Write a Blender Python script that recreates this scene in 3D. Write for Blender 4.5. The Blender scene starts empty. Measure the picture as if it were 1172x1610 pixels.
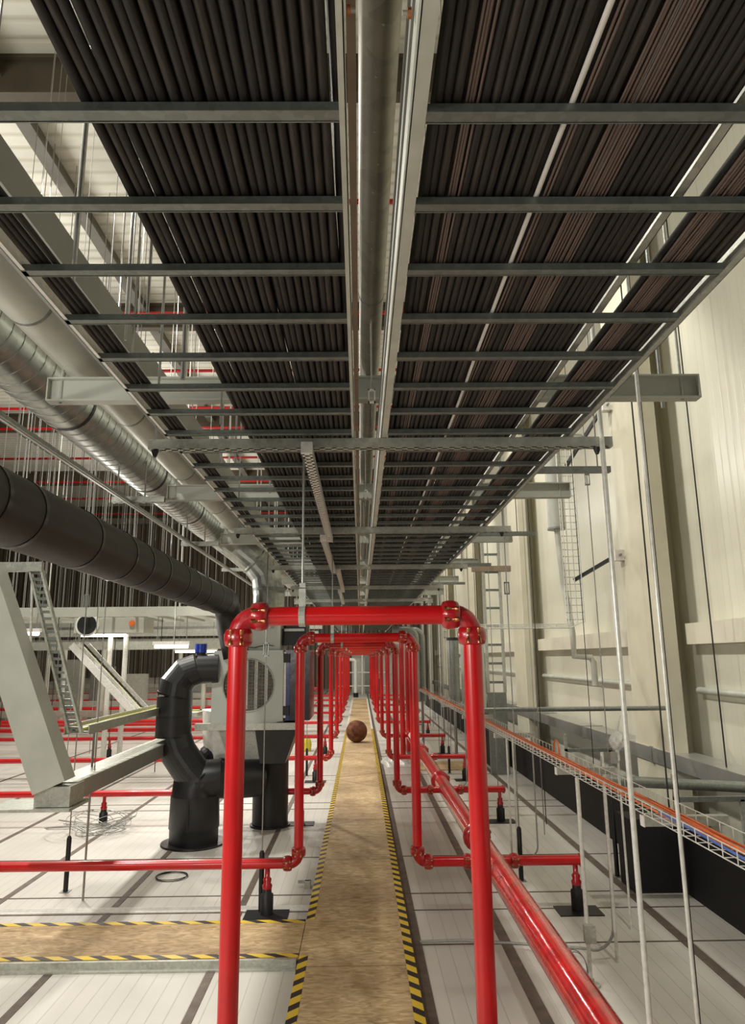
import bpy, bmesh, math, random
from mathutils import Vector, Matrix
random.seed(7)
C = bpy.context.scene
COL = C.collection
PI = math.pi

# ------------------------------------------------------------------ camera
cam_d = bpy.data.cameras.new('camera')
cam = bpy.data.objects.new('camera', cam_d); COL.objects.link(cam)
# rows = world axes seen in camera coordinates (right, up, forward)
RX = Vector((0.99991727, 0.00724941, 0.01062571))
RY = Vector((-0.00889323, -0.20721232, 0.97825557))
RZ = Vector((-0.00929356, 0.97826914, 0.2071307))
m = Matrix(((RX[0], RX[1], -RX[2]), (RY[0], RY[1], -RY[2]), (RZ[0], RZ[1], -RZ[2])))
cam.matrix_world = Matrix.Translation((0, 0, 1.95)) @ m.to_4x4()
cam_d.sensor_fit = 'VERTICAL'; cam_d.sensor_height = 24.0
cam_d.lens = 24.0 * 1100 / 1610
cam_d.shift_x = 9 / 1610; cam_d.shift_y = -3 / 1610
cam_d.clip_start = 0.05; cam_d.clip_end = 200
C.camera = cam

# ------------------------------------------------------------------ world, view, big lights
w = bpy.data.worlds.new('world'); C.world = w; w.use_nodes = True
bg = w.node_tree.nodes['Background']
bg.inputs[0].default_value = (1.0, 0.95, 0.86, 1); bg.inputs[1].default_value = 0.05
C.view_settings.view_transform = 'Standard'; C.view_settings.look = 'None'
C.view_settings.gamma = 1; C.view_settings.use_curve_mapping = False
C.view_settings.exposure = 0.52

def area(name, loc, rot, sx, sy, power, col=(1, .95, .85)):
    l = bpy.data.lights.new(name, 'AREA'); l.shape = 'RECTANGLE'; l.size = sx; l.size_y = sy
    l.energy = power; l.color = col
    o = bpy.data.objects.new(name, l); COL.objects.link(o); o.location = loc
    o.rotation_euler = [math.radians(a) for a in rot]
    return o
def spot(name, loc, to, ang, power, col):
    l = bpy.data.lights.new(name, 'SPOT'); l.energy = power; l.color = col; l.spot_size = math.radians(ang); l.spot_blend = .5; l.shadow_soft_size = .15
    o = bpy.data.objects.new(name, l); COL.objects.link(o); o.location = loc
    o.rotation_euler = (Vector(to)-Vector(loc)).to_track_quat('-Z', 'Y').to_euler()
    return o
WARM = (1, .965, .885)
# high-bay luminaires (down) left of the trays, added wall spots right, battens lower left
for k, y in enumerate((2.5, 9.5, 16.5, 24, 32)):
    spot('wall_wash_fill', (1.9, y, 9.0), (4.4, y+1.0, 3.2), 75, 420, WARM)
    area('high_bay_light', (-4.4, y, 8.8), (0, -12, 0), 0.5, 0.5, 300, WARM)
for y in (4, 12, 21, 31):
    area('roof_wash_fill', (-8.5, y, 7.0), (180, 0, 0), 3.0, 3.0, 165, WARM)  # upward fill added to brighten the roof deck
for y in (1.5, 9.0, 17.0):
    area('low_batten_light', (-3.4, y, 2.55), (0, -62, 0), 0.12, 1.2, 30, WARM)
area('rear_fill_light', (-0.6, -1.6, 2.3), (78, 0, -6), 1.6, 0.3, 4, WARM)  # unseen fill behind the camera, facing down the corridor
area('rear_floor_fill', (0.3, -0.9, 0.4), (168, 0, 0), 2.2, 0.8, 1, WARM)  # added upward fill that brightens undersides from below

area('side_key_light', (-2.3, 0.2, 2.3), (75, 0, -50), 0.8, 0.12, 44, WARM)
# ------------------------------------------------------------------ materials
def new_mat(name):
    mt = bpy.data.materials.new(name); mt.use_nodes = True
    nt = mt.node_tree; b = nt.nodes['Principled BSDF']
    return mt, nt, b
def N(nt, t, **kw):
    n = nt.nodes.new(t)
    for k, v in kw.items(): setattr(n, k, v)
    return n
def simple(name, col, rough=.5, metal=0., bump=0., scale=40., var=.12, coat=0., spec=None, stretch=None):
    mt, nt, b = new_mat(name)
    tc = N(nt, 'ShaderNodeTexCoord'); no = N(nt, 'ShaderNodeTexNoise')
    no.inputs['Scale'].default_value = scale; no.inputs['Detail'].default_value = 5
    src = tc.outputs['Object']
    if stretch:
        mp = N(nt, 'ShaderNodeMapping'); mp.inputs['Scale'].default_value = stretch
        nt.links.new(src, mp.inputs[0]); src = mp.outputs[0]
    nt.links.new(src, no.inputs['Vector'])
    cr = N(nt, 'ShaderNodeValToRGB')
    cr.color_ramp.elements[0].position = .3; cr.color_ramp.elements[1].position = .7
    cr.color_ramp.elements[0].color = (*[max(0, c*(1-var)) for c in col], 1)
    cr.color_ramp.elements[1].color = (*[min(1, c*(1+var)) for c in col], 1)
    nt.links.new(no.outputs['Fac'], cr.inputs[0]); nt.links.new(cr.outputs[0], b.inputs['Base Color'])
    b.inputs['Roughness'].default_value = rough; b.inputs['Metallic'].default_value = metal
    if coat: b.inputs['Coat Weight'].default_value = coat; b.inputs['Coat Roughness'].default_value = .12
    if spec is not None: b.inputs['Specular IOR Level'].default_value = spec
    if bump:
        bp = N(nt, 'ShaderNodeBump'); bp.inputs['Strength'].default_value = bump; bp.inputs['Distance'].default_value = .01
        nt.links.new(no.outputs['Fac'], bp.inputs['Height']); nt.links.new(bp.outputs[0], b.inputs['Normal'])
    return mt
def galv(name, col, rough=.38, metal=.8, scale=60):
    mt, nt, b = new_mat(name)
    tc = N(nt, 'ShaderNodeTexCoord'); vo = N(nt, 'ShaderNodeTexVoronoi'); vo.inputs['Scale'].default_value = scale
    no = N(nt, 'ShaderNodeTexNoise'); no.inputs['Scale'].default_value = 9; no.inputs['Detail'].default_value = 6
    mx = N(nt, 'ShaderNodeMixRGB'); mx.inputs[0].default_value = .6
    nt.links.new(tc.outputs['Object'], vo.inputs['Vector']); nt.links.new(tc.outputs['Object'], no.inputs['Vector'])
    sep = N(nt, 'ShaderNodeSeparateColor'); nt.links.new(vo.outputs['Color'], sep.inputs[0])
    nt.links.new(sep.outputs[0], mx.inputs[1]); nt.links.new(no.outputs['Fac'], mx.inputs[2])
    cr = N(nt, 'ShaderNodeValToRGB')
    cr.color_ramp.elements[0].color = (*[c*.78 for c in col], 1); cr.color_ramp.elements[1].color = (*[min(1, c*1.15) for c in col], 1)
    cr.color_ramp.elements[0].position = .2; cr.color_ramp.elements[1].position = .8
    nt.links.new(mx.outputs[0], cr.inputs[0]); nt.links.new(cr.outputs[0], b.inputs['Base Color'])
    b.inputs['Roughness'].default_value = rough; b.inputs['Metallic'].default_value = metal
    return mt
M = {}
M['red'] = simple('red_paint', (.58, .005, .007), .3, 0, 0, 6, .12, coat=.35)
M['redcast'] = simple('red_cast_paint', (.42, .006, .012), .28, 0, .15, 60, .2, coat=.5)
M['redglaze'] = simple('red_glossy_wrap', (.55, .01, .012), .16, 0, .35, 14, .25, coat=.8)
M['brass'] = simple('bolt_zinc_yellow', (.50, .20, .09), .35, 1.0)
M['galv'] = galv('galvanised_steel', (.22, .245, .225), .42, .6)
M['galvl'] = galv('galvanised_light', (.50, .51, .45), .45, .5)
M['galvd'] = galv('galvanised_dark', (.30, .32, .30), .42, .7)
M['zinc'] = galv('zinc_spiral', (.46, .48, .45), .34, .9, 30)
M['conduit'] = galv('matt_steel_pipe', (.34, .32, .26), .48, .6, 20)
M['pale'] = simple('pale_grey_paint', (.46, .47, .41), .45, .1, 0, 4, .08)
M['palep'] = simple('pale_pipe_cladding', (.58, .59, .52), .4, .2, 0, 3, .12)
M['blk'] = simple('black_rubber_insulation', (.016, .016, .017), .40, 0, .12, 5, .3)
M['blkd'] = simple('black_duct_insulation', (.014, .011, .010), .5, 0, .12, 5, .25)
M['tapeb'] = simple('black_tape', (.008, .008, .009), .3)
M['blkp'] = simple('black_plastic', (.010, .010, .011), .5, 0, 0, 10, .3)
M['pitch'] = simple('black_upstand_membrane', (.006, .006, .007), .7, 0, 0, 3, .3)
M['cable'] = simple('black_cable_sheath', (.014, .0112, .0096), .62, 0, .1, 7, .6, stretch=(30, 2.5, 30))
M['cable2'] = simple('black_cable_sheath_worn', (.028, .022, .018), .6, 0, .1, 7, .6, stretch=(30, 2.5, 30))
M['cableb'] = simple('brown_cable_sheath', (.13, .092, .076), .5, 0, 0, 9, .2, stretch=(40, .7, 40))
M['cablew'] = simple('white_cable_sheath', (.72, .70, .66), .5, 0, 0, 9, .1)
M['brownbar'] = simple('brown_bar', (.26, .19, .135), .55, 0, 0, 8, .2)
M['cream'] = simple('cream_steel_paint', (.72, .68, .55), .42, 0, 0, 3, .05)
M['creamd'] = simple('cream_column_paint', (.66, .62, .47), .42, 0, 0, 3, .05)
M['brown'] = simple('brown_roof_beam', (.085, .066, .042), .6, 0, 0, 3, .15)
M['raill'] = simple('pale_matt_rail', (.50, .51, .44), .6, .1, 0, 14, .1)
M['flatduct'] = simple('matt_grey_duct', (.27, .275, .25), .6, 0, 0, 3, .1)
M['purlin'] = simple('grey_purlin_paint', (.16, .155, .13), .6, 0, 0, 3, .1)
M['duct'] = simple('grey_wall_duct', (.46, .46, .42), .33, .55, 0, 3, .1)
M['ahu'] = simple('grey_green_unit_panel', (.52, .55, .50), .45, .15, 0, 3, .06)
M['blue'] = simple('blue_film', (.02, .035, .20), .25, 0, .2, 10, .4, coat=.4)
M['bluem'] = simple('blue_motor_paint', (.015, .05, .42), .3, 0, 0, 30, .3)
M['cabd'] = simple('dark_purple_film', (.030, .022, .032), .25, 0, .3, 8, .5, coat=.4)
M['foil'] = simple('white_foil_wrap', (.78, .76, .70), .4, .1, .9, 14, .08)
M['sheet'] = simple('white_polythene', (.72, .72, .68), .35, 0, .6, 16, .1)
M['orange'] = simple('orange_cable', (.78, .17, .04), .4)
M['bluec'] = simple('blue_cable', (.06, .15, .5), .4)
M['yellow'] = simple('yellow_plastic', (.75, .68, .05), .4)
M['wire'] = simple('wire_grey', (.36, .36, .34), .35, .7)
M['wirew'] = simple('wire_white', (.78, .78, .72), .35, .2)
M['wireb'] = simple('wire_black', (.02, .02, .02), .5)
M['pvc'] = simple('grey_conduit', (.40, .40, .37), .4, .3)
M['green'] = simple('green_band', (.08, .35, .15), .5)
M['rust'] = simple('rusty_ball', (.13, .045, .020), .9, 0, 1.0, 9, .7)
M['bone'] = simple('white_cap', (.80, .79, .74), .4)
M['meshd'] = simple('dark_filter', (.16, .14, .11), .6, 0, 0, 20, .3)

def glow(name, col, st):
    mt, nt, b = new_mat(name)
    b.inputs['Base Color'].default_value = (*col, 1)
    b.inputs['Emission Color'].default_value = (*col, 1); b.inputs['Emission Strength'].default_value = st
    return mt
M['lamp'] = glow('lamp_tube', (1, .97, .86), 9.0)

def stripes(name, cx, cy, pitch):
    mt, nt, b = new_mat(name)
    g = N(nt, 'ShaderNodeNewGeometry'); s = N(nt, 'ShaderNodeSeparateXYZ'); nt.links.new(g.outputs['Position'], s.inputs[0])
    a = N(nt, 'ShaderNodeMath', operation='MULTIPLY'); a.inputs[1].default_value = cx
    c = N(nt, 'ShaderNodeMath', operation='MULTIPLY_ADD'); c.inputs[1].default_value = cy
    nt.links.new(s.outputs[0], a.inputs[0]); nt.links.new(s.outputs[1], c.inputs[0]); nt.links.new(a.outputs[0], c.inputs[2])
    d = N(nt, 'ShaderNodeMath', operation='DIVIDE'); d.inputs[1].default_value = pitch; nt.links.new(c.outputs[0], d.inputs[0])
    f = N(nt, 'ShaderNodeMath', operation='FRACT'); nt.links.new(d.outputs[0], f.inputs[0])
    t = N(nt, 'ShaderNodeMath', operation='GREATER_THAN'); t.inputs[1].default_value = .55; nt.links.new(f.outputs[0], t.inputs[0])
    mx = N(nt, 'ShaderNodeMixRGB'); nt.links.new(t.outputs[0], mx.inputs[0])
    mx.inputs[1].default_value = (.80, .56, .045, 1); mx.inputs[2].default_value = (.025, .020, .022, 1)
    nt.links.new(mx.outputs[0], b.inputs['Base Color']); b.inputs['Roughness'].default_value = .4
    return mt
M['tapeL'] = stripes('hazard_tape_left', -1, 1, .155)
M['tapeC'] = stripes('hazard_tape_cross', 1, 1.6, .19)
M['tapeR'] = stripes('hazard_tape_right', 1, 1, .155)

def osb():
    mt, nt, b = new_mat('osb_board')
    tc = N(nt, 'ShaderNodeTexCoord'); mp = N(nt, 'ShaderNodeMapping'); mp.inputs['Scale'].default_value = (5, 14, 9)
    nt.links.new(tc.outputs['Object'], mp.inputs[0])
    n1 = N(nt, 'ShaderNodeTexNoise'); n1.inputs['Scale'].default_value = 1.7; n1.inputs['Detail'].default_value = 7; n1.inputs['Distortion'].default_value = 1.6
    nt.links.new(mp.outputs[0], n1.inputs['Vector'])
    cr = N(nt, 'ShaderNodeValToRGB'); e = cr.color_ramp.elements
    e[0].position = .30; e[0].color = (.38, .255, .125, 1); e[1].position = .68; e[1].color = (.80, .62, .38, 1)
    x = e.new(.5); x.color = (.60, .44, .245, 1)
    nt.links.new(n1.outputs['Fac'], cr.inputs[0])
    n2 = N(nt, 'ShaderNodeTexNoise'); n2.inputs['Scale'].default_value = .9; n2.inputs['Detail'].default_value = 4
    nt.links.new(tc.outputs['Object'], n2.inputs['Vector'])
    c2 = N(nt, 'ShaderNodeValToRGB'); c2.color_ramp.elements[0].position = .38; c2.color_ramp.elements[0].color = (.66, .60, .55, 1)
    c2.color_ramp.elements[1].position = .60; c2.color_ramp.elements[1].color = (1.05, 1.03, 1, 1)
    nt.links.new(n2.outputs['Fac'], c2.inputs[0])
    mx = N(nt, 'ShaderNodeMixRGB', blend_type='MULTIPLY'); mx.inputs[0].default_value = 1
    nt.links.new(cr.outputs[0], mx.inputs[1]); nt.links.new(c2.outputs[0], mx.inputs[2]); nt.links.new(mx.outputs[0], b.inputs['Base Color'])
    b.inputs['Roughness'].default_value = .6
    return mt
M['osb'] = osb()

def ribbed(name, col, dark, axis, pitch, width, rough=.45, bump=.4, soft=False, big=.1):
    """sheet with ribs: fine lines across one axis (0=x 1=y 2=z)"""
    mt, nt, b = new_mat(name)
    g = N(nt, 'ShaderNodeNewGeometry'); s = N(nt, 'ShaderNodeSeparateXYZ'); nt.links.new(g.outputs['Position'], s.inputs[0])
    d = N(nt, 'ShaderNodeMath', operation='DIVIDE'); d.inputs[1].default_value = pitch; nt.links.new(s.outputs[axis], d.inputs[0])
    f = N(nt, 'ShaderNodeMath', operation='FRACT'); nt.links.new(d.outputs[0], f.inputs[0])
    cr = N(nt, 'ShaderNodeValToRGB'); e = cr.color_ramp.elements
    e[0].position = 0; e[0].color = (0, 0, 0, 1); e[1].position = width; e[1].color = (1, 1, 1, 1)
    x = e.new(1 - width); x.color = (1, 1, 1, 1); y = e.new(1.0); y.color = (0, 0, 0, 1)
    nt.links.new(f.outputs[0], cr.inputs[0])
    no = N(nt, 'ShaderNodeTexNoise'); no.inputs['Scale'].default_value = 1.3; no.inputs['Detail'].default_value = 6
    nt.links.new(g.outputs['Position'], no.inputs['Vector'])
    c0 = N(nt, 'ShaderNodeValToRGB'); c0.color_ramp.elements[0].position = .3; c0.color_ramp.elements[1].position = .7
    c0.color_ramp.elements[0].color = (*[c*(1-big) for c in col], 1); c0.color_ramp.elements[1].color = (*[min(1, c*(1+big*.5)) for c in col], 1)
    nt.links.new(no.outputs['Fac'], c0.inputs[0])
    mx = N(nt, 'ShaderNodeMixRGB'); nt.links.new(cr.outputs[0], mx.inputs[0]); mx.inputs[1].default_value = (*dark, 1)
    nt.links.new(c0.outputs[0], mx.inputs[2]); nt.links.new(mx.outputs[0], b.inputs['Base Color'])
    bp = N(nt, 'ShaderNodeBump'); bp.inputs['Strength'].default_value = bump; bp.inputs['Distance'].default_value = .02
    nt.links.new(cr.outputs[0], bp.inputs['Height']); nt.links.new(bp.outputs[0], b.inputs['Normal'])
    b.inputs['Roughness'].default_value = rough
    return mt
M['panel'] = ribbed('white_ceiling_panel', (.66, .63, .58), (.48, .45, .40), 0, .10, .05, .42, .12, big=.12)
M['wallp'] = ribbed('cream_wall_panel', (.74, .72, .59), (.68, .66, .53), 1, .16, .07, .30, .12, big=.05)
M['deck'] = ribbed('roof_deck_sheet', (.78, .77, .68), (.60, .58, .48), 1, .33, .22, .5, .8)
M['farw'] = ribbed('far_wall_sheet', (.26, .22, .17), (.04, .035, .03), 0, .30, .2, .6, .8)
M['farw2'] = ribbed('left_wall_sheet', (.26, .22, .17), (.04, .035, .03), 1, .30, .2, .6, .8)
M['strip'] = simple('brown_joint_strip', (.14, .105, .085), .55, 0, .3, 12, .3)

# ------------------------------------------------------------------ mesh builder
class MB:
    def __init__(s): s.v = []; s.f = []; s.sm = []
    def add(s, vs, fs, smooth=False):
        o = len(s.v); s.v += [tuple(v) for v in vs]; s.f += [tuple(i+o for i in f) for f in fs]; s.sm += [smooth]*len(fs); return s
    def box(s, x0, x1, y0, y1, z0, z1):
        vs = [(x, y, z) for z in (z0, z1) for y in (y0, y1) for x in (x0, x1)]
        return s.add(vs, [(0, 2, 3, 1), (4, 5, 7, 6), (0, 1, 5, 4), (2, 6, 7, 3), (0, 4, 6, 2), (1, 3, 7, 5)])
    def bar(s, p, q, w, h, up=(0, 0, 1)):
        p = Vector(p); q = Vector(q); d = (q-p).normalized(); u = Vector(up)
        if abs(d.dot(u)) > .98: u = Vector((0, 1, 0))
        a = d.cross(u).normalized(); b = a.cross(d).normalized()
        vs = [e + a*i*w/2 + b*j*h/2 for e in (p, q) for (i, j) in ((-1, -1), (1, -1), (1, 1), (-1, 1))]
        return s.add(vs, [(3, 2, 1, 0), (4, 5, 6, 7), (0, 1, 5, 4), (1, 2, 6, 5), (2, 3, 7, 6), (3, 0, 4, 7)])
    def tube(s, pts, r, n=10, caps=True, smooth=True):
        pts = [Vector(p) for p in pts]; rs = r if isinstance(r, (list, tuple)) else [r]*len(pts)
        d0 = (pts[1]-pts[0]).normalized(); u = Vector((0, 0, 1)) if abs(d0.z) < .9 else Vector((0, 1, 0))
        a = d0.cross(u).normalized(); rings = []
        for i, p in enumerate(pts):
            if i == 0: t = pts[1]-pts[0]
            elif i == len(pts)-1: t = pts[-1]-pts[-2]
            else: t = (pts[i+1]-p).normalized() + (p-pts[i-1]).normalized()
            t.normalize(); a = (a - t*a.dot(t)).normalized(); b = t.cross(a)
            k = 1.0
            if 0 < i < len(pts)-1:
                c = max(.5, t.dot((pts[i+1]-p).normalized()))
            rings.append([p + (a*math.cos(2*PI*j/n) + b*math.sin(2*PI*j/n))*rs[i] for j in range(n)])
        vs = [v for rg in rings for v in rg]; fs = []
        for i in range(len(pts)-1):
            for j in range(n):
                fs.append((i*n+j, i*n+(j+1) % n, (i+1)*n+(j+1) % n, (i+1)*n+j))
        s.add(vs, fs, smooth)
        if caps:
            s.add(rings[0], [tuple(range(n))[::-1]]); s.add(rings[-1], [tuple(range(n))])
        return s
    def lathe(s, p, d, prof, n=16):
        """prof: list of (t along d, radius)"""
        p = Vector(p); d = Vector(d).normalized()
        return s.tube([p + d*t for t, r in prof] if all(prof[i][0] < prof[i+1][0] for i in range(len(prof)-1)) else [p+d*(t+i*1e-5) for i, (t, r) in enumerate(prof)], [r for t, r in prof], n)
    def build(s, name, mat, parent=None, kind=None):
        me = bpy.data.meshes.new(name); me.from_pydata(s.v, [], s.f)
        for p, k in zip(me.polygons, s.sm): p.use_smooth = k
        me.materials.append(M[mat] if isinstance(mat, str) else mat)
        o = bpy.data.objects.new(name, me); COL.objects.link(o)
        if parent is not None: o.parent = parent; o.matrix_parent_inverse = Matrix.Identity(4)
        if kind: o['kind'] = kind
        return o
def tag(o, label, cat, group=None):
    o['label'] = label; o['category'] = cat
    if group: o['group'] = group
    return o
def thing(name, label, cat, group=None, loc=(0, 0, 0)):
    o = bpy.data.objects.new(name, None); COL.objects.link(o); o.location = loc
    o.empty_display_size = .1
    return tag(o, label, cat, group)
def struct(name, mb, mat): return mb.build(name, mat, None, 'structure')
def one(name, mb, mat, label, cat, group=None): return tag(mb.build(name, mat), label, cat, group)
def copy_tree(o, parent=None):
    c = o.copy(); COL.objects.link(c)
    if parent is not None: c.parent = parent
    for ch in list(o.children): copy_tree(ch, c)
    return c
def arc(c, r, a0, a1, ua, ub, n=8):
    c = Vector(c); ua = Vector(ua); ub = Vector(ub)
    return [c + ua*r*math.cos(a0+(a1-a0)*i/n) + ub*r*math.sin(a0+(a1-a0)*i/n) for i in range(n+1)]
ORD = ['nearest', 'second nearest', 'third nearest', 'fourth nearest', 'fifth nearest', 'sixth nearest', 'seventh nearest', 'eighth nearest', 'ninth nearest', 'tenth nearest', 'eleventh nearest', 'twelfth nearest']

# ------------------------------------------------------------------ setting
XE = 2.72; YF = 47.5; ZR = 11.15
struct('floor', MB().box(-26, XE, -3, YF, -.12, 0), 'panel')
# joint strips and transverse seams of the panel floor
for k, x in enumerate((-6, -5, -4, -3, -2, -.97, .375, 1.0, 2.25)):
    wd = .075 if x > 0 else .055
    struct('trim_%d' % (k+1), MB().box(x-wd/2, x+wd/2, -3, YF, -.01, .0035), 'strip')
k = 10
for y in (3.1, 5.37, 6.05, 6.45, 7.59, 9.9, 10.3, 12.6, 14.9, 15.3, 17.6, 20, 24, 28, 33):
    struct('trim_%d' % k, MB().box(-26, -.42, y-.006, y+.006, -.01, .005).box(.36, XE, y-.006, y+.006, -.01, .005), 'strip'); k += 1
struct('trim_60', MB().box(-26, -.42, 6.07, 6.19, -.01, .007), 'bone')
struct('wall_right', MB().box(4.5, 4.7, -3, YF, -1.0, ZR), 'wallp')
struct('wall_far', MB().box(-26, 4.7, YF, YF+.2, -1, ZR), 'farw')
struct('wall_left', MB().box(-26.2, -26, -3, YF, -1, ZR), 'farw2')
struct('ceiling', MB().box(-26, 4.7, -3, YF, ZR, ZR+.15), 'deck')
up = struct('trim_61', MB().box(XE, XE+.07, -1, 24, -.5, .53).box(XE, XE+.03, 24, YF, -.5, .4), 'pitch')
struct('trim_62', MB().box(XE+.07, 4.5, -3, YF, -1.1, -1.0), 'pitch')
one('plinth_box', MB().box(2.29, XE, 6.38, 6.7, 0, .58), 'pitch', 'black box standing at the foot of the black kerb, right of the white rods', 'box')
one('plinth_box', MB().box(2.35, XE, 13.4, 14.0, 0, .62), 'pitch', 'black box against the black kerb, far behind the right pipe posts', 'box')

# wall columns, girts
for i, y in enumerate((2.2, 10.0, 17.9, 26, 34, 42)):
    mb = MB().box(4.0, 4.03, y-.55, y+.55, -1, ZR).box(4.03, 4.5, y-.1, y+.1, -1, ZR)
    mb2 = MB().box(4.0, 4.5, y+.55, y+.62, -1, ZR).box(4.0, 4.2, y-.62, y-.55, -1, ZR)
    t = thing('wall_column', 'cream steel wall column, %s of those along the right wall' % ORD[i], 'column', 'cream columns of the right wall', (4.2, y, 0))
    for o in (mb.build('web', 'creamd', t), mb2.build('flange', 'cream', t)): o.location = (-4.2, -y, 0)
for i, y in enumerate((2.2, 10.0, 17.9, 26, 34)):
    y0, y1 = y+.62, (10.0, 17.9, 26, 34, 42)[i]-.62
    pos = ('before the nearest visible column', 'between the two nearest visible columns', 'behind the second visible column', 'far down the right wall', 'farthest down the right wall')[i]
    one('girt_beam', MB().box(4.32, 4.5, y0, y1, 2.09, 2.36), 'cream', 'cream horizontal wall beam ' + pos, 'beam', 'wall girts')
    one('wall_rail', MB().tube([(4.42, y0, 1.5), (4.42, y1, 1.5)], .045, 10), 'palep', 'slim pale horizontal rail low on the wall ' + pos, 'rail', 'wall rails')

# long duct on the right wall
t = thing('wall_duct', 'long grey rectangular duct running along the foot of the right wall', 'duct', None, (4, 5, .5))
o = MB().box(3.98, 4.32, 2.5, 40, .53, .72).build('duct_body', 'duct', t); o.location = (-4, -5, -.5)
mb = MB()
for y in range(4, 40, 3): mb.box(3.965, 4.33, y, y+.05, .515, .735)
o = mb.build('joint_flange', 'duct', t); o.location = (-4, -5, -.5)

# roof beams and secondary beams, sprinkler pipes
YB = (9.17, 16.93, 25.3, 33.6, 41.8)
for i, y in enumerate(YB):
    t = thing('roof_beam', 'deep brown steel roof beam, %s across the roof' % ORD[i], 'beam', 'brown roof beams', (-8, y, 10.45))
    a = MB().box(-26, 4.5, y+.06, y+.10, 10.5, 11.1).build('web', 'brown', t)
    b = MB().box(-26, 4.5, y, y+.22, 10.45, 10.5).build('bottom_flange', 'brown', t)
    c = MB().box(-26, 4.5, y, y+.22, 11.08, 11.15).build('top_flange', 'brown', t)
    for o in (a, b, c): o.location = (8, -y, -10.45)
for i, x in enumerate((-5.6, -9.6, -13.4, -17.5, -21.5)):
    t = thing('roof_purlin', 'grey steel purlin under the white roof deck, %s to the trays' % ORD[i], 'beam', 'roof purlins', (x, 5, 10.8))
    a = MB().box(x-.02, x+.02, -2, YF, 10.8, 11.15).build('web', 'purlin', t)
    b = MB().box(x-.12, x+.12, -2, YF, 10.78, 10.82).build('flange', 'purlin', t)
    for o in (a, b): o.location = (-x, -5, -10.8)
ys = (11.6, 15.9, 19.4, 22.5, 24.6, 28.5, 32.5, 36, 40)
for i, y in enumerate(ys):
    one('sprinkler_pipe', MB().tube([(-25.9, y, 10.3), (4.4, y, 10.3)], .05, 8), 'red', 'thin red sprinkler pipe across the roof, %s to the camera' % ORD[i], 'pipe', 'red roof sprinkler pipes')

# ------------------------------------------------------------------ walkway
def walkway(name, label, x0, x1, y0, y1, tapes, alu=True):
    t = thing(name, label, 'walkway', None, ((x0+x1)/2, y0, 0))
    L = (-(x0+x1)/2, -y0, 0)
    def put(o): o.location = L; return o
    put(MB().box(x0, x1, y0, y1, .035, .055).build('board', 'osb', t))
    put(MB().box(x0+.01, x1-.01, y0+.01, y1-.01, .0, .035).build('frame', 'galvl', t))
    for (a, b, c, d, mt, nm) in tapes: put(MB().box(a, b, c, d, .0545, .0565).build(nm, mt, t))
    return t
wk = walkway('walkway', 'long chipboard walkway down the middle with hazard tape edges', -.415, .335, 2.2, 34.8,
        [(-.415, -.355, 5.72, 20, 'tapeL', 'hazard_tape'), (-.415, -.355, 2.2, 5.07, 'tapeL', 'hazard_tape'), (.275, .335, 2.2, 20, 'tapeR', 'hazard_tape'),
         (-.415, -.355, 20.01, 34.8, 'bone', 'edge_tape'), (.275, .335, 20.01, 34.8, 'bone', 'edge_tape')])
mb = MB()
for y in (4.9, 7.3, 9.75, 12.2, 14.6, 17.0, 19.5, 22): mb.box(-.355, .275, y, y+.006, .0549, .0556)
o = mb.build('board_joint', 'strip', wk); o.location = (.04, -2.2, 0)
cw = walkway('side_walkway', 'chipboard side walkway branching left across the floor', -7.0, -.42, 5.05, 5.72,
        [(-7, -.42, 5.66, 5.72, 'tapeC', 'hazard_tape'), (-7, -.42, 5.05, 5.11, 'tapeC', 'hazard_tape')])
o = MB().box(-7, -.43, 5.02, 5.046, 0, .052).box(-7, -.43, 4.98, 5.02, 0, .012).build('aluminium_edge', 'galvl', cw); o.location = (3.71, -5.05, 0)
one('ball', MB(), 'rust', 'rough rusty brown ball resting on the chipboard walkway', 'ball')
ball = bpy.data.objects['ball']
bm = bmesh.new(); bmesh.ops.create_icosphere(bm, subdivisions=5, radius=.245)
for v in bm.verts:
    n = v.co.normalized(); q = 1 + .012*math.sin(9*n.x+3*n.z)*math.sin(7*n.y) - .05*max(0, 1-((n-Vector((-.25, -.95, .05)).normalized()).length/.18)) - .05*max(0, 1-((n-Vector((-.45, -.8, -.35)).normalized()).length/.22))
    v.co = v.co*q
for f in bm.faces: f.smooth = True
bm.to_mesh(ball.data); bm.free(); ball.location = (-.1, 16.9, .055+.245)

# ------------------------------------------------------------------ red pipe frames
R = .038; ZL = .37; ZT = 2.12; RE = .075
def coupling(t, p, d, r=R, L=.05, loc=(0, 0, 0)):
    p = Vector(p); d = Vector(d).normalized()
    o = MB().tube([p+d*a for a in (-L, -L*.85, -L*.3, L*.3, L*.85, L)], [r*1.02, r*1.38, r*1.52, r*1.52, r*1.38, r*1.02], 16).build('coupling', 'redcast', t)
    o.location = loc
    u = Vector((0, -1, 0)) if abs(d.y) < .9 else Vector((1, 0, 0))
    s = d.cross(u).normalized()
    mb = MB()
    for k in (-1, 1):
        c = p + u*r*1.30 + s*r*.55*k
        mb.tube([c - d*L*.8, c - d*L*.3, c - d*L*.29, c + d*L*.29, c + d*L*.3, c + d*L*.8], [r*.26, r*.26, r*.15, r*.15, r*.26, r*.26], 6)
    o2 = mb.build('bolt', 'brass', o)
    return o
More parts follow.
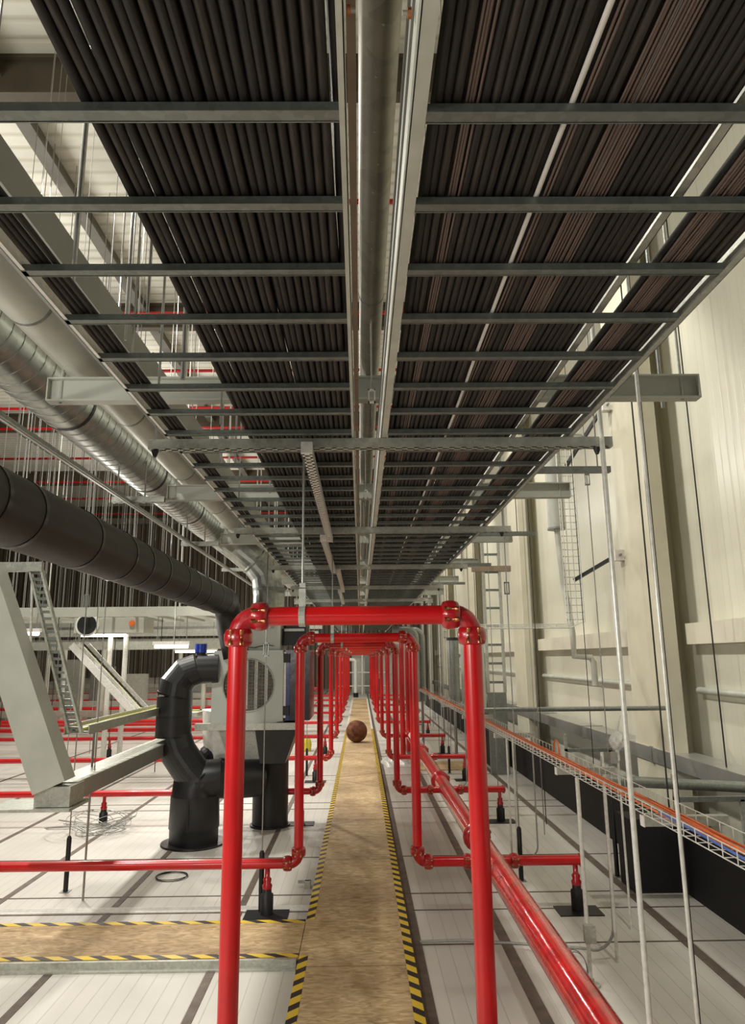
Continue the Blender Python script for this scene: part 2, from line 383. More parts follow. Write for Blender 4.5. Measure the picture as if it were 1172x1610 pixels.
def pedestal(x, y, label, zt=ZL-R, plate=True, red=True):
    t = thing('pipe_pedestal', label, 'pipe support', 'pipe support pedestals', (x, y, 0))
    MB().tube([(0, 0, .0), (0, 0, .15), (0, 0, .16), (0, 0, .20)], [.05, .05, .035, .035], 12).build('rubber_foot', 'blkp', t)
    if red:
        MB().tube([(0, 0, .19), (0, 0, .215), (0, 0, .23), (0, 0, .26), (0, 0, .275), (0, 0, zt+.02)], [.036, .04, .028, .034, .02, .02], 12).build('stem', 'redcast', t)
    if plate: MB().box(-.17, .17, -.12, .10, 0, .008).build('base_plate', 'blkp', t)
    return t
FY = [2.87, 5.99, 9.06, 12.0, 15.2, 18.4, 21.7, 25.0, 28.2, 31.4]
DX = [.0, -.01, -.015, .0, -.01, -.02, -.02, -.02, -.02, -.02]
xl0, xr0 = -.492, .452
for i, y in enumerate(FY):
    xl, xr = xl0 + DX[i], xr0 + DX[i]
    t = thing('red_pipe_loop', 'red pipe loop arching over the walkway, %s to the camera' % ORD[i], 'pipe', 'red pipe loops over the walkway', (xl, y, 0))
    L = (-xl, -y, 0)
    def P(x, z): return (x, y, z)
    def put(o): o.location = L; return o
    xr_end = 1.745 if i > 0 else 1.745
    xl_end = -12.0
    put(MB().tube([P(xl, ZL+RE), P(xl, ZT-RE)], R, 18).build('left_post', 'red', t))
    put(MB().tube([P(xr, ZL+RE), P(xr, ZT-RE)], R, 18).build('right_post', 'red', t))
    put(MB().tube([P(xl+RE, ZT), P(xr-RE, ZT)], R, 18).build('top_bar', 'red', t))
    put(MB().tube([P(xl_end, ZL), P(xl-RE, ZL)], R, 18).build('left_run', 'red', t))
    put(MB().tube([P(xr+RE, ZL), P(xr_end, ZL)], R, 18).build('right_run', 'red', t))
    X = (1, 0, 0); Z = (0, 0, 1)
    for (cx, cz, a0, a1) in ((xl+RE, ZT-RE, PI/2, PI), (xr-RE, ZT-RE, 0, PI/2), (xl-RE, ZL+RE, -PI/2, 0), (xr+RE, ZL+RE, PI, 1.5*PI)):
        put(MB().tube(arc((cx, y, cz), RE, a0, a1, X, Z, 8), R*1.08, 16).build('elbow', 'redcast', t))
    for p, d in ((P(xl, ZT-RE-.01), Z), (P(xl+RE+.01, ZT), X), (P(xr, ZT-RE-.01), Z), (P(xr-RE-.01, ZT), X),
                 (P(xl, ZL+RE+.01), Z), (P(xl-RE-.01, ZL), X), (P(xr, ZL+RE+.01), Z), (P(xr+RE+.01, ZL), X),
                 (P(.84, ZL), X), (P(1.21, ZL), X)):
        coupling(t, p, d, R, .036, L)
    put(MB().tube([P(xr_end-.02, ZL), P(xr_end, ZL), P(xr_end+.012, ZL)], [R*1.3, R*1.3, R*.9], 16).build('end_cap', 'redcast', t))
    # hanger strap round the top bar
    if i < 6:
        st = thing('pipe_hanger', 'galvanised strap and rod hung round the top bar of the %s red loop' % ORD[i], 'hanger', 'pipe loop hangers', (-.235, y, ZT))
        mb = MB(); ring = [(.0, (R+.004)*math.cos(a), (R+.004)*math.sin(a)) for a in [k*2*PI/16 for k in range(17)]]
        for a, b in zip(ring[:-1], ring[1:]): mb.bar(a, b, .026, .003, up=(0, a[1]+b[1], a[2]+b[2]))
        mb.box(-.013, .013, -.02, -.017, R, R+.075).box(-.013, .013, .017, .02, R, R+.075).box(-.013, .013, -.02, .02, R+.072, R+.077)
        mb.build('strap', 'galvl', st)
        MB().tube([(0, 0, R+.07), (0, 0, .705)], .005, 8).build('threaded_rod', 'wire', st)
        MB().box(-.012, .012, -.012, .012, R+.077, R+.095).build('nut', 'galvl', st)
pedn = 0
for i, y in enumerate(FY[1:]):
    pedestal(-.745 if i else -.745, y, 'black footed pedestal under the left run of the %s red loop' % ORD[i+1])
    pedestal(1.69, y, 'black footed pedestal under the right end of the %s red loop' % ORD[i+1])
for i, (x, y) in enumerate(((-3.12, FY[2]), (-5.3, FY[2]), (-4.2, FY[3]), (-6.4, FY[3]), (-5.2, FY[4]), (-8.0, FY[4]))):
    pedestal(x, y, 'black footed pedestal out left, %s' % ('holding the third loop pipe amid coiled wire', 'holding the third loop pipe at far left', 'holding the fourth loop pipe, nearer the walkway', 'holding the fourth loop pipe, further left', 'holding the fifth loop pipe, nearer the walkway', 'holding the fifth loop pipe, further left')[i], plate=False)

# large red main along the right
t = thing('red_main_pipe', 'large glossy red main pipe running away along the right of the walkway', 'pipe', None, (1.035, 3, ZL))
RM = .090
MB().tube([(0, -1.8, 0), (0, 15.0, 0)], RM, 24).build('pipe_run', 'redglaze', t)
for y in (6.75, 9.7, 12.6):
    coupling(t, (0, y-3, 0), (0, 1, 0), RM*.92, .04)
# second tall red risers on the right side, further away
for i, (x, y) in enumerate(((.86, 15.0), (1.02, 15.6))):
    one('red_riser', MB().tube([(x, y, 0), (x, y, 2.35)], .055, 12), 'red', 'dark red vertical riser pipe %s' % ('just right of the second loop', 'behind the other riser, by the grey lagged pipes')[i], 'pipe', 'red risers')

# ------------------------------------------------------------------ cable ladders overhead
ZC = 2.87
def rungs(t, x0, x1, n, L, off=0):
    for k in range(n):
        y = .53 + .251*k + off
        mb = MB().box(x0, x1, y, y+.026, ZC, ZC+.002).box(x0, x1, y, y+.002, ZC, ZC+.017).box(x0, x1, y+.024, y+.026, ZC, ZC+.017)
        mb.box(x0, x1, y-.0012, y+.0012, ZC-.0015, ZC+.0012).box(x0, x1, y+.0248, y+.0272, ZC-.0015, ZC+.0012)
        o = mb.build('rung', 'galv', t); o.location = L
def rail(x, side, z0=ZC, h=.10, fl=.012):
    x2 = x + side*fl
    mb = MB().box(min(x, x+side*.002), max(x, x+side*.002), -.5, 26, z0, z0+h)
    mb.box(min(x, x2), max(x, x2), -.5, 26, z0, z0+.002).box(min(x, x2), max(x, x2), -.5, 26, z0+h-.002, z0+h)
    return mb
t = thing('cable_ladder', 'long galvanised cable ladder overhead, left of the central steel pipe', 'cable ladder', 'overhead cable ladders', (-.4, .5, ZC)); L = (.4, -.5, -ZC)
rail(-.018, -1, h=.09).build('side_rail', 'raill', t).location = L
rail(-.812, 1, h=.06).build('side_rail', 'bone', t).location = L
rungs(t, -.81, -.03, 95, L)
t = thing('cable_ladder', 'wide galvanised cable ladder overhead, right of the central steel pipe', 'cable ladder', 'overhead cable ladders', (.5, .5, ZC)); L = (-.5, -.5, -ZC)
rail(.095, 1, fl=.026, h=.1).build('side_rail', 'raill', t).location = L
rail(.915, -1, fl=.02).build('side_rail', 'galvl', t).location = L
rail(.69, -1, z0=ZC+.03, h=.08, fl=.02).build('side_rail', 'galvl', t).location = L
rungs(t, .1215, .894, 95, L, .004)
# bolts on the inside of the rails
# central steel pipe and its brown strip
t = thing('steel_conduit_pipe', 'smooth steel pipe running down the gap between the cable ladders', 'pipe', None, (.053, .5, 3.34))
MB().tube([(0, -1, 0), (0, 25, 0)], .048, 24).build('pipe_run', 'conduit', t)
for k, y in enumerate((1.02, 2.5, 4.4, 6.4, 8.4)):
    MB().tube([(0, y-.503, 0), (0, y-.497, 0)], .0495, 24).build('joint_band', 'galvd', t)
mb = MB()
for k in range(46):
    y = -.2 + .14*k + random.uniform(-.02, .02)
    a = -PI/2 + random.choice((-.12, .14))
    mb.tube([(.048*math.cos(a), y, .048*math.sin(a)), (.0505*math.cos(a), y, .0505*math.sin(a))], .0032, 6)
mb.build('rivet', 'galvl', t)
one('brown_strip', MB().box(-.0165, .000, -.5, 25, 2.99, 3.03), 'brownbar', 'narrow brown strip beside the central steel pipe, on its left', 'strip')
one('grey_channel', MB().box(.093, .102, -.5, 25, 3.0, 3.04).box(.088, .105, -.5, 25, 3.04, 3.043), 'flatduct', 'slim grey channel between the central steel pipe and the right ladder', 'channel')
for k, (x, y, z) in enumerate(((-.014, .86, 2.965), (-.014, .93, 2.965), (.089, .86, 2.96), (.089, .93, 2.96))):
    t = thing('rail_bolt', 'zinc bolt inside the %s ladder rail, %s' % (('left', 'left', 'right', 'right')[k], ('nearer one', 'farther one')[k % 2]), 'bolt', 'rail bolts', (x, y, z))
    s = 1 if x < 0 else -1
    MB().tube([(0, 0, 0), (s*.006, 0, 0)], .009, 6).build('head', 'brass', t); MB().tube([(0, 0, 0), (s*.014, 0, 0)], .004, 8).build('shank', 'galvl', t)

# ------------------------------------------------------------------ cables
def cable(x, r, z, y1=24.5, wob=.0022, y0=-.4, n=6, seed=None):
    pts = []; y = y0; ph = random.uniform(0, 6); ph2 = random.uniform(0, 6)
    while y < y1:
        pts.append((x + wob*math.sin(y*1.3+ph) + wob*.5*math.sin(y*3.1+ph2) + random.uniform(-.3, .3)*wob, y, z + wob*.35*math.sin(y*4.2+ph2)))
        y += .16 if y < 6 else .7
    pts.append((x, y1, z))
    return MB().tube(pts, r, n)
def cab(x, r, z, mat, label, group, **k):
    o = cable(x, r, z, **k).build('power_cable', mat); tag(o, label, 'cable', group); return o
def band(x0, x1, pitch, r, where, skip=(), mat='cable', zb=None):
    zb = zb if zb is not None else ZC+.019+r
    x = x0; i = 0
    while x < x1:
        if i not in skip:
            cab(x, r*random.uniform(1.06, 1.17), zb + random.uniform(0, .004), random.choice(('cable', 'cable', 'cable2')) if mat == 'cable' else mat,
                'black power cable %s' % where, 'black cables %s' % where)
        x += pitch; i += 1
band(-.470, -.035, .0198, .0088, 'on the left ladder')
band(-.462, -.03, .0225, .0108, 'in the added upper layer of the left ladder', zb=ZC+.018+.031, skip=(1, ))  # layer added to stop light leaking down between the cables
band(-.786, -.725, .0165, .0075, 'at the outer edge of the left ladder')
band(.140, .18, .0185, .0085, 'next to the inner rail of the right ladder')
for k in range(4):
    cab(.190+.0065*k, .003, ZC+.023, 'cableb', 'thin brown cable in the narrow strand of four on the right ladder', 'thin brown cables, narrow strand', n=5)
band(.222, .365, .0185, .0086, 'between the thin strand and the white cable')
cab(.378, .0056, ZC+.024, 'cablew', 'single white cable among the black ones on the right ladder', None, wob=.002)
for k in range(2):
    cab(.389+.0075*k, .0033, ZC+.023, 'cableb', 'thin brown cable touching the right side of the white cable', 'thin brown cables by the white one', n=5)
band(.408, .45, .0185, .0086, 'between the white cable and the brown ribbon')
for k in range(10):
    cab(.458+.0066*k, .0031, ZC+.023, 'cableb', 'thin brown cable in the flat ribbon of ten on the right ladder', 'thin brown cables, flat ribbon', n=5, wob=.0015)
band(.530, .66, .0175, .0082, 'right of the brown ribbon')
band(.145, .665, .0225, .0110, 'in the added upper layer on the right ladder', zb=ZC+.018+.030)  # added layer that blocks light above the right-hand cables
for k in range(8):
    cab(.745+.0072*k, .0034, ZC+.023, 'cableb', 'thin brown cable in the outer bundle beside the bright slot', 'thin brown cables, outer bundle', n=5, wob=.002)
band(.808, .895, .0175, .0082, 'at the outer edge of the right ladder')
band(.755, .89, .0225, .0108, 'in the added upper layer at the outer edge of the right ladder', zb=ZC+.018+.030)  # same added light-blocking layer over the outer bundle

# ------------------------------------------------------------------ trapeze bars under the ladders
def strut(mb, p, q, s=.041):
    """slotted channel: open below, slots as cut pattern built from strips"""
    p = Vector(p); q = Vector(q); d = (q-p); L = d.length; d.normalize()
    a = Vector((0, 0, 1)).cross(d).normalized()
    mb.bar(p+a*(s/2-.001)+Vector((0, 0, s/2)), q+a*(s/2-.001)+Vector((0, 0, s/2)), .0025, s)
    mb.bar(p-a*(s/2-.001)+Vector((0, 0, s/2)), q-a*(s/2-.001)+Vector((0, 0, s/2)), .0025, s)
    mb.bar(p+Vector((0, 0, s)), q+Vector((0, 0, s)), s, .0025)
    mb.bar(p+a*(s/2-.005), q+a*(s/2-.005), .010, .0025); mb.bar(p-a*(s/2-.005), q-a*(s/2-.005), .010, .0025)
    n = int(L/.05)
    for k in range(n):
        c = p + d*(k+.5)*L/n
        mb.bar(c-d*.011, c+d*.011, s, .0025)
    return mb
ZB = 2.825
BY = [2.87, 4.93, 7.0, 9.07, 11.14, 13.2, 15.3, 17.4]
for i, y in enumerate(BY):
    t = thing('trapeze_bar', 'galvanised slotted support bar under the ladders, %s to the camera' % ORD[i], 'support bar', 'trapeze support bars', (0, y, ZB))
    strut(MB(), (-.885, 0, 0), (1.075, 0, 0)).build('channel', 'galvl', t)
    MB().box(-.893, -.885, -.021, .021, -.001, .042).build('end_cap', 'galvl', t); MB().box(1.075, 1.083, -.021, .021, -.001, .042).build('end_cap', 'galvl', t)
    for x in (-.868, 1.02):
        MB().tube([(x, 0, -.03), (x, 0, -.012), (x, 0, .0)], [.007, .014, .016], 8).build('rubber_nut', 'blkp', t)
# lengthwise slotted channels hanging beneath
for i, (y0, y1) in enumerate(((2.78, 5.12), (4.98, 7.02), (6.98, 9.1), (9.05, 11.1))):
    y1 = y1 - .0; z = ZB - .041 - .003*(i % 2)
    x = -.236 + (.02 if i % 2 == 0 else -.025) - .0
    t = thing('slotted_channel', 'slotted channel running lengthwise under the support bars, %s to the camera' % ORD[i], 'support channel', 'lengthwise slotted channels', (x, y0, z))
    strut(MB(), (0, 0, 0), (0, y1-y0-.05, 0)).build('channel', 'wirew', t)
    MB().box(-.024, .024, -.006, .012, -.004, .044).build('end_cap', 'bone', t)
# crossing support beams above
ZI = 3.17
IY = [3.18, 5.32, 7.47, 9.6, 11.7, 13.9, 16.0]
for i, y in enumerate(IY):
    t = thing('cross_beam', 'grey steel cross beam above the cable ladders, %s to the camera' % ORD[i], 'beam', 'cross beams above the ladders', (0, y, ZI))
    mt = 'pale'
    x0, x1 = -1.50, 1.66
    MB().box(x0, x1, .028, .034, .008, .112).build('web', mt, t)
    MB().box(x0, x1, 0, .062, 0, .008).build('bottom_flange', mt, t); MB().box(x0, x1, 0, .062, .112, .12).build('top_flange', mt, t)
    MB().box(x0, x0+.006, 0, .062, .008, .112).build('end_plate', mt, t); MB().box(x1-.006, x1, 0, .062, .008, .112).build('end_plate', mt, t)
    if i < 4:
        s = thing('turnbuckle', 'small bright hook block hanging in the gap between the ladders, %s to the camera' % ORD[i], 'hanger', 'hook blocks in the gap', ((.052, .040, .038, .036)[i], (2.6, 4.28, 6.0, 7.6)[i], 2.93))
        MB().box(-.014, .014, -.008, .008, .0, .006).box(-.014, .014, -.008, .008, .05, .056).box(-.014, -.009, -.008, .008, 0, .056).box(.009, .014, -.008, .008, 0, .056).build('body', 'bone', s)
        MB().tube([(0, 0, .05), (0, 0, .385)], .003, 6).build('rod', 'wire', s); MB().tube([(0, 0, 0), (0, 0, -.1)], .002, 6).build('wire', 'wire', s)
for i, y in enumerate((5.0, 7.05, 9.2)):
    t = thing('slotted_bracket', 'slotted bracket sticking out left of the ladders, %s to the camera' % ORD[i], 'bracket', 'slotted brackets left of ladders', (-1.5, y+.1, 3.1))
    strut(MB(), (-.34, 0, 0), (.05, 0, 0)).build('channel', 'galvl', t)
    MB().tube([(-.1, 0, 0), (-.1, 0, 1.2)], .006, 6).build('rod', 'wire', t)
# brackets sticking out right
for i, y in enumerate((3.95, 6.1, 8.2, 10.3)):
    t = thing('side_strut', 'short grey strut sticking out right of the ladders, %s to the camera' % ORD[i], 'strut', 'grey side struts', (1.0, y, 3.0))
    MB().box(-.15, .47 if i < 1 else .55, -.02, .02, 0, .035).build('channel', 'galvd', t)
    MB().tube([(.4, 0, .03), (.4, 0, 1.5)], .005, 6).build('rod', 'wire', t)

# ------------------------------------------------------------------ services upper left
t = thing('pale_pipe', 'smooth pale clad pipe running beside the left ladder, above the cross beams', 'pipe', None, (-1.385, 2, 3.43))
MB().tube([(0, -2.4, 0), (0, 12, 0)], .105, 24).build('cladding', 'palep', t)
for k in range(10): MB().tube([(0, -1.9+1.3*k, 0), (0, -1.88+1.3*k, 0)], .107, 24).build('joint_band', 'galvd', t)
one('flat_grey_duct', MB().box(-1.24, -1.07, .2, 15, 3.36, 3.50).box(-1.25, -1.235, .2, 15, 3.35, 3.51), 'flatduct', 'flat grey rectangular duct beside the left ladder, above the cross beams', 'duct')

def spiral(t, pts, r, mat='zinc', seam=.09, L=(0, 0, 0)):
    o = MB().tube(pts, r, 28).build('duct_body', mat, t); o.location = L
    return o
t = thing('spiral_duct', 'shiny spiral metal duct descending from upper left into the air handling unit', 'duct', None, (-1.76, 1, 3.475))
RS = .170
MB().tube([(0, -1.5, 0), (0, 6.9, 0)], RS, 32).build('straight_run', 'zinc', t)
mb = MB(); y = -1.45; 
while y < 6.85:
    pts = []
    for k in range(25):
        a = 2*PI*k/24; pts.append(((RS+.001)*math.cos(a), y + .115*k/24, (RS+.001)*math.sin(a)))
    mb.tube(pts, .003, 4, caps=False); y += .115
mb.build('spiral_seam', 'galvd', t)
for k, y in enumerate((1.55, 3.0, 4.6, 6.0)):
    MB().tube([(0, y, 0), (0, y+.03, 0)], RS+.004, 28).build('clamp_band', 'blkp', t)
# bend: towards the unit then down (absolute coordinates relative to thing)
b1 = [(0, 6.9, 0), (.05, 7.15, -.03), (.28, 7.28, -.20), (.50, 7.34, -.38)]
MB().tube(b1, RS, 24, smooth=False).build('first_elbow', 'zinc', t)
b2 = [(.50, 7.34, -.38), (.64, 7.34, -.55), (.68, 7.34, -.78), (.68, 7.34, -1.18)]
MB().tube(b2, [RS, RS*1.06, RS*1.1, RS*1.1], 24, smooth=False).build('second_elbow', 'zinc', t)
MB().tube([(.68, 7.34, -.74), (.68, 7.34, -.70)], RS*1.15, 24).build('clamp_band', 'galvd', t)
MB().tube([(.49, 7.33, -.37), (.51, 7.34, -.39)], RS*1.06, 24).build('clamp_band', 'galvd', t)

t = thing('black_insulated_duct', 'fat black insulated round duct crossing the left side with taped bands', 'duct', None, (-1.55, 1, 2.60))
RB = .160
MB().tube([(0, -.6, 0), (0, 7.0, 0)], RB, 32).build('straight_run', 'blkd', t)
for k, y in enumerate((1.72, 2.05, 2.75, 3.35, 3.72, 4.15, 4.75, 5.15, 5.6, 6.2, 6.7)):
    MB().tube([(0, y, 0), (0, y+.03, 0)], RB+.004, 32).build('tape_band', 'tapeb', t)
MB().tube([(0, 7.0, 0)] + [(0.03*k/6, 7.0+.25*math.sin(k*PI/12), -.25*(1-math.cos(k*PI/12))) for k in range(1, 7)] + [(.12, 7.25, -.62)], RB*.95, 24).build('elbow', 'blkd', t)
# fixing track
t = thing('support_track', 'long thin channel track hung between the black duct and the spiral duct', 'track', None, (-1.70, 2, 3.08))
MB().box(-.02, .02, -2.2, 9, 0, .002+.02).build('channel', 'galvd', t)
MB().box(-.003, .003, -2.2, 9, -.004, 0.0).build('lip', 'wirew', t)
for k in range(4): MB().tube([(0, .8+2*k, .02), (0, .8+2*k, 3.0)], .006, 6).build('rod', 'wire', t)

# ------------------------------------------------------------------ air handling unit
t = thing('air_handling_unit', 'grey boxed air handling unit with round mesh opening, left of the loops', 'air handling unit', None, (-1.26, 8.2, 1.25))
x0, x1 = -.43, .38
mb = MB()   # front plate with round hole
cx, cz, rr = -.014, .415, .29; n = 40
outer = []; inner = []
for k in range(n):
    a = 2*PI*k/n; c, s = math.cos(a), math.sin(a)
    inner.append((cx+rr*c, 0, cz+rr*s))
    tx = ((x1-cx)/c if c > 0 else (x0-cx)/c) if abs(c) > 1e-6 else 1e9
    tz = ((.80-cz)/s if s > 0 else (0-cz)/s) if abs(s) > 1e-6 else 1e9
    tt = min(tx, tz); outer.append((cx+tt*c, 0, cz+tt*s))
mb.add(inner+outer, [(k, (k+1) % n, n+(k+1) % n, n+k) for k in range(n)])
mb.add(inner+[(p[0], .05, p[2]) for p in inner], [(k, n+k, n+(k+1) % n, (k+1) % n) for k in range(n)])
mb.build('front_panel', 'ahu', t)
MB().box(x0, x1, .06, .9, 0, .80).build('casing', 'ahu', t)
mb = MB(); ringp = [(cx+rr*math.cos(2*PI*k/32), -.004, cz+rr*math.sin(2*PI*k/32)) for k in range(33)]
mb.tube(ringp, .008, 6).build('opening_rim', 'galvl', t)
mb = MB()
for k in range(-7, 8):
    h = math.sqrt(max(0, .285**2-(k*.038)**2)); mb.tube([(cx+k*.038, .02, cz-h), (cx+k*.038, .02, cz+h)], .002, 4); mb.tube([(cx-h, .02, cz+k*.038), (cx+h, .02, cz+k*.038)], .002, 4)
mb.build('mesh_guard', 'wire', t)
mb = MB().box(cx-.285, cx+.285, .05, .058, cz-.285, cz+.285); mb.build('filter', 'meshd', t)
mb = MB()
for x in (.02, .13, .245): mb.bar((cx+x-.05, .04, cz-.27), (cx+x-.05, .04, cz+.28), .035, .01)
mb.build('filter_frame', 'galvl', t)
MB().box(-.60, .60, -.03, .03, -.075, 0).build('base_channel', 'galvl', t)
MB().box(x1+.07, x1+.30, .02, .8, .02, .80).build('side_cabinet', 'cabd', t)
MB().box(x1+.02, x1+.07, .015, .8, .02, .80).build('blue_strip', 'blue', t)
MB().box(x1+.005, x1+.03, -.005, .02, .05, .78).build('door_seal', 'bone', t)
for z in (.08, .66): MB().box(x1+.0, x1+.07, -.012, .02, z, z+.10).build('hinge', 'blkp', t)
# tapered hood to spiral duct
b = [(-.20, 0.05, .80), (.33, .05, .80), (.33, .7, .80), (-.20, .7, .80)]; c = [(.02, -.0, 1.08), (.34, -.0, 1.08), (.34, .3, 1.08), (.02, .3, 1.08)]
MB().add(b+c, [(0, 1, 5, 4), (1, 2, 6, 5), (2, 3, 7, 6), (3, 0, 4, 7), (4, 5, 6, 7)]).build('hood', 'ahu', t)
# black fan scroll on the right top and hopper beneath
MB().box(.34, .62, .2, .7, .86, 1.14).build('fan_housing', 'blkp', t)
MB().box(.36, .60, .18, .2, 1.02, 1.05).build('fan_trim', 'galvl', t)
b = [(.06, .0, -.02), (.56, .0, -.02), (.56, .8, -.02), (.06, .8, -.02)]; c = [(.12, .1, -.45), (.40, .1, -.45), (.40, .6, -.45), (.12, .6, -.45)]
MB().add(b+c, [(0, 4, 5, 1), (1, 5, 6, 2), (2, 6, 7, 3), (3, 7, 4, 0), (4, 7, 6, 5)]).build('hopper', 'blk', t)
MB().box(-.30, .08, .3, .6, -.62, -.02).build('side_chute', 'galvl', t)
mb = MB().tube([(-.05, -.03, .84), (.05, -.04, .83), (.1, -.03, .845), (.2, -.03, .86), (.26, -.02, .85)], .006, 6)
mb.build('loose_wire', 'wireb', t)

# black pipework
t = thing('black_duct_riser', 'wide black lagged duct rising from the floor disc and curling up to the unit', 'duct', None, (-1.83, 8.2, 0))
MB().tube([(0, 0, 0), (0, 0, .012), (0, 0, .02)], [.35, .35, .345], 40).build('floor_flange', 'blk', t)
MB().tube([(0, 0, .01), (0, 0, .16), (0, 0, .17), (0, 0, .50)], [.262, .262, .272, .262], 32).build('stub', 'blk', t)
MB().tube([(0, 0, .45), (.0, 0, .58), (.06, 0, .66), (.28, .03, .67)], [.262, .25, .22, .20], 28).build('branch', 'blk', t)
MB().tube([(.2, .02, .66), (.42, .1, .64), (.62, .3, .62)], .205, 28).build('connector', 'blk', t)
MB().tube([(.10, -.02, .60), (-.06, -.03, .76), (-.2, -.03, .95), (-.265, -.03, 1.12)], .195, 28, smooth=False).build('lower_elbow', 'blk', t)
MB().tube([(-.265, -.03, 1.12), (-.265, -.03, 1.55)], .195, 28).build('vertical_run', 'blk', t)
MB().tube([(-.265, -.03, 1.55), (-.25, -.02, 1.68), (-.16, 0, 1.80), (-.03, .02, 1.845)], [.195, .19, .185, .175], 28, smooth=False).build('upper_elbow', 'blk', t)
MB().tube([(-.03, .02, 1.845), (.20, .05, 1.85)], .165, 28).build('unit_spigot', 'blk', t)
for p, q, r in (((-.265, -.03, 1.11), (-.265, -.03, 1.13), .2), ((-.265, -.03, 1.33), (-.265, -.03, 1.34), .199), ((-.27, -.03, 1.55), (-.265, -.03, 1.57), .2), ((.04, -.02, .655), (.055, -.02, .64), .21), ((.27, .03, .67), (.285, .04, .67), .21)):
    MB().tube([p, q], r, 28).build('tape_band', 'tapeb', t)
MB().tube([(.02, .5, .55), (.08, .5, .84), (.26, .5, 1.0), (.5, .5, .98)], .17, 24, smooth=False).build('rear_elbow', 'blk', t)
MB().box(-.02, .0, -.275, -.255, .17, .47).build('seam_strip', 'tapeb', t)
t = thing('black_drop_duct', 'straight black round duct dropping from under the unit to the floor', 'duct', None, (-1.10, 9.0, 0))
MB().tube([(0, 0, 0), (0, 0, .9)], .215, 28).build('duct_body', 'blk', t)
MB().tube([(-.13, -.02, .72), (-.28, -.12, .78), (-.40, -.25, .72)], .15, 20).build('branch', 'blk', t)
MB().tube([(0, 0, 0), (0, 0, .02)], .24, 28).build('floor_flange', 'blk', t)
t = one('foil_wrapped_duct', MB().tube([(-1.62, 8.75, .55), (-1.60, 8.75, .8), (-1.62, 8.75, 1.0), (-1.60, 8.75, 1.35)], [.22, .24, .26, .30], 20), 'foil', 'crinkled white foil wrapped duct piece behind the black duct', 'duct')
t = thing('blue_motor', 'small blue capped motor on top of the black duct elbow', 'motor', None, (-1.84, 8.25, 2.0))
MB().tube([(0, 0, .03), (0, 0, .13)], .07, 14).build('body', 'bluem', t); MB().tube([(0, 0, -.02), (0, 0, .035)], .06, 14).build('base', 'wireb', t)

# ------------------------------------------------------------------ floor hanger rods with black sleeves
def floor_hanger(x, y, label, ztop=ZR, tb=2.12, hs=.45, group='floor hanger rods'):
    t = thing('floor_hanger', label, 'hanger rod', group, (x, y, 0))
    MB().tube([(0, 0, hs-.02), (0, 0, ztop)], .0055, 6).build('rod', 'wire', t)
    MB().tube([(0, 0, 0), (0, 0, hs-.02), (0, 0, hs)], [.021, .021, .012], 10).build('sleeve', 'blkp', t)
    MB().box(-.04, .04, -.04, .04, 0, .004).build('foot', 'galvd', t)
    o = MB().box(-.024, -.016, -.012, .012, tb-.055, tb+.055).box(.016, .024, -.012, .012, tb-.055, tb+.055).box(-.024, .024, -.012, .012, tb-.06, tb-.048).box(-.024, .024, -.012, .012, tb+.048, tb+.06).build('turnbuckle', 'galvd', t)
    return t
floor_hanger(-2.565, 6.62, 'thin rod with black sleeve standing on the left floor, in front of the coiled wire', tb=2.5)
floor_hanger(-.80, 6.06, 'thin rod with black sleeve beside the pedestal left of the walkway', tb=2.03)
floor_hanger(1.42, 6.76, 'thin rod with black sleeve behind the right red run, beside the main pipe', tb=2.6)
floor_hanger(2.31, 6.85, 'thin rod with black sleeve next to the black kerb on the right', tb=3.7, hs=.72)
floor_hanger(-.93, 12.6, 'thin rod with black sleeve seen between the left posts of the loops', tb=2.4)
floor_hanger(1.52, 12.7, 'thin rod with black sleeve right of the walkway, behind the red main', tb=2.35)
floor_hanger(1.50, 9.7, 'thin rod with black sleeve beyond the third loop on the right', tb=2.2)
floor_hanger(-5.3, 10.1, 'thin rod with black sleeve far out on the left floor', tb=2.2)

# plain vertical rods near right
def rod(x, y, z0, z1, r, mat, label, group=None, tilt=0):
    return one('vertical_rod', MB().tube([(x, y, z0), (x+tilt, y, z1)], r, 8), mat, label, 'rod', group)
rod(1.03, 2.83, 0, ZR, .011, 'wirew', 'thick pale vertical rod at the right, passing the end of the nearest support bar', 'tall pale rods')
rod(1.19, 2.80, 0, ZR, .008, 'wirew', 'pale vertical rod at far right, in front of the wire basket', 'tall pale rods')
rod(1.47, 3.55, 1.2, ZR, .0045, 'wireb', 'thin dark rod at far right dropping to the wire basket', 'thin dark rods')
rod(1.55, 3.62, 0, ZR, .004, 'wireb', 'thin dark rod just right of the one reaching the wire basket', 'thin dark rods')
rod(4.08, 8.2, .72, ZR, .009, 'wireb', 'thin dark rope line in front of the right wall, ending on the wall duct', 'thin dark rods')
rod(1.66, 3.6, 3.27, ZR, .010, 'galvd', 'dark hanger rod at the right end of the nearest cross beam', 'cross beam rods')
for i, (x, y) in enumerate(((2.05, 8.4), (2.2, 8.9), (2.75, 11.5), (2.05, 12.5), (1.7, 9.2), (2.5, 15.0), (1.9, 15.5), (1.55, 14.5), (2.6, 19), (3.1, 9.8))):
    rod(x, y, .0, ZR, .0055, 'wireb' if i % 2 else 'wire', 'thin hanger rod standing in the right bay between the loops and the wall', 'thin rods in the right bay')
for i in range(26):
    y = random.uniform(15, 40); x = random.uniform(.9, 3.6) if i % 2 else random.uniform(1.2, 2.6)
    rod(min(x, 2.68) if y < 47 else x, y, 0, ZR, .009, random.choice(('wire', 'wirew', 'wireb')), 'far thin hanger rod in the right bay beyond the second loop', 'far thin rods in the right bay')
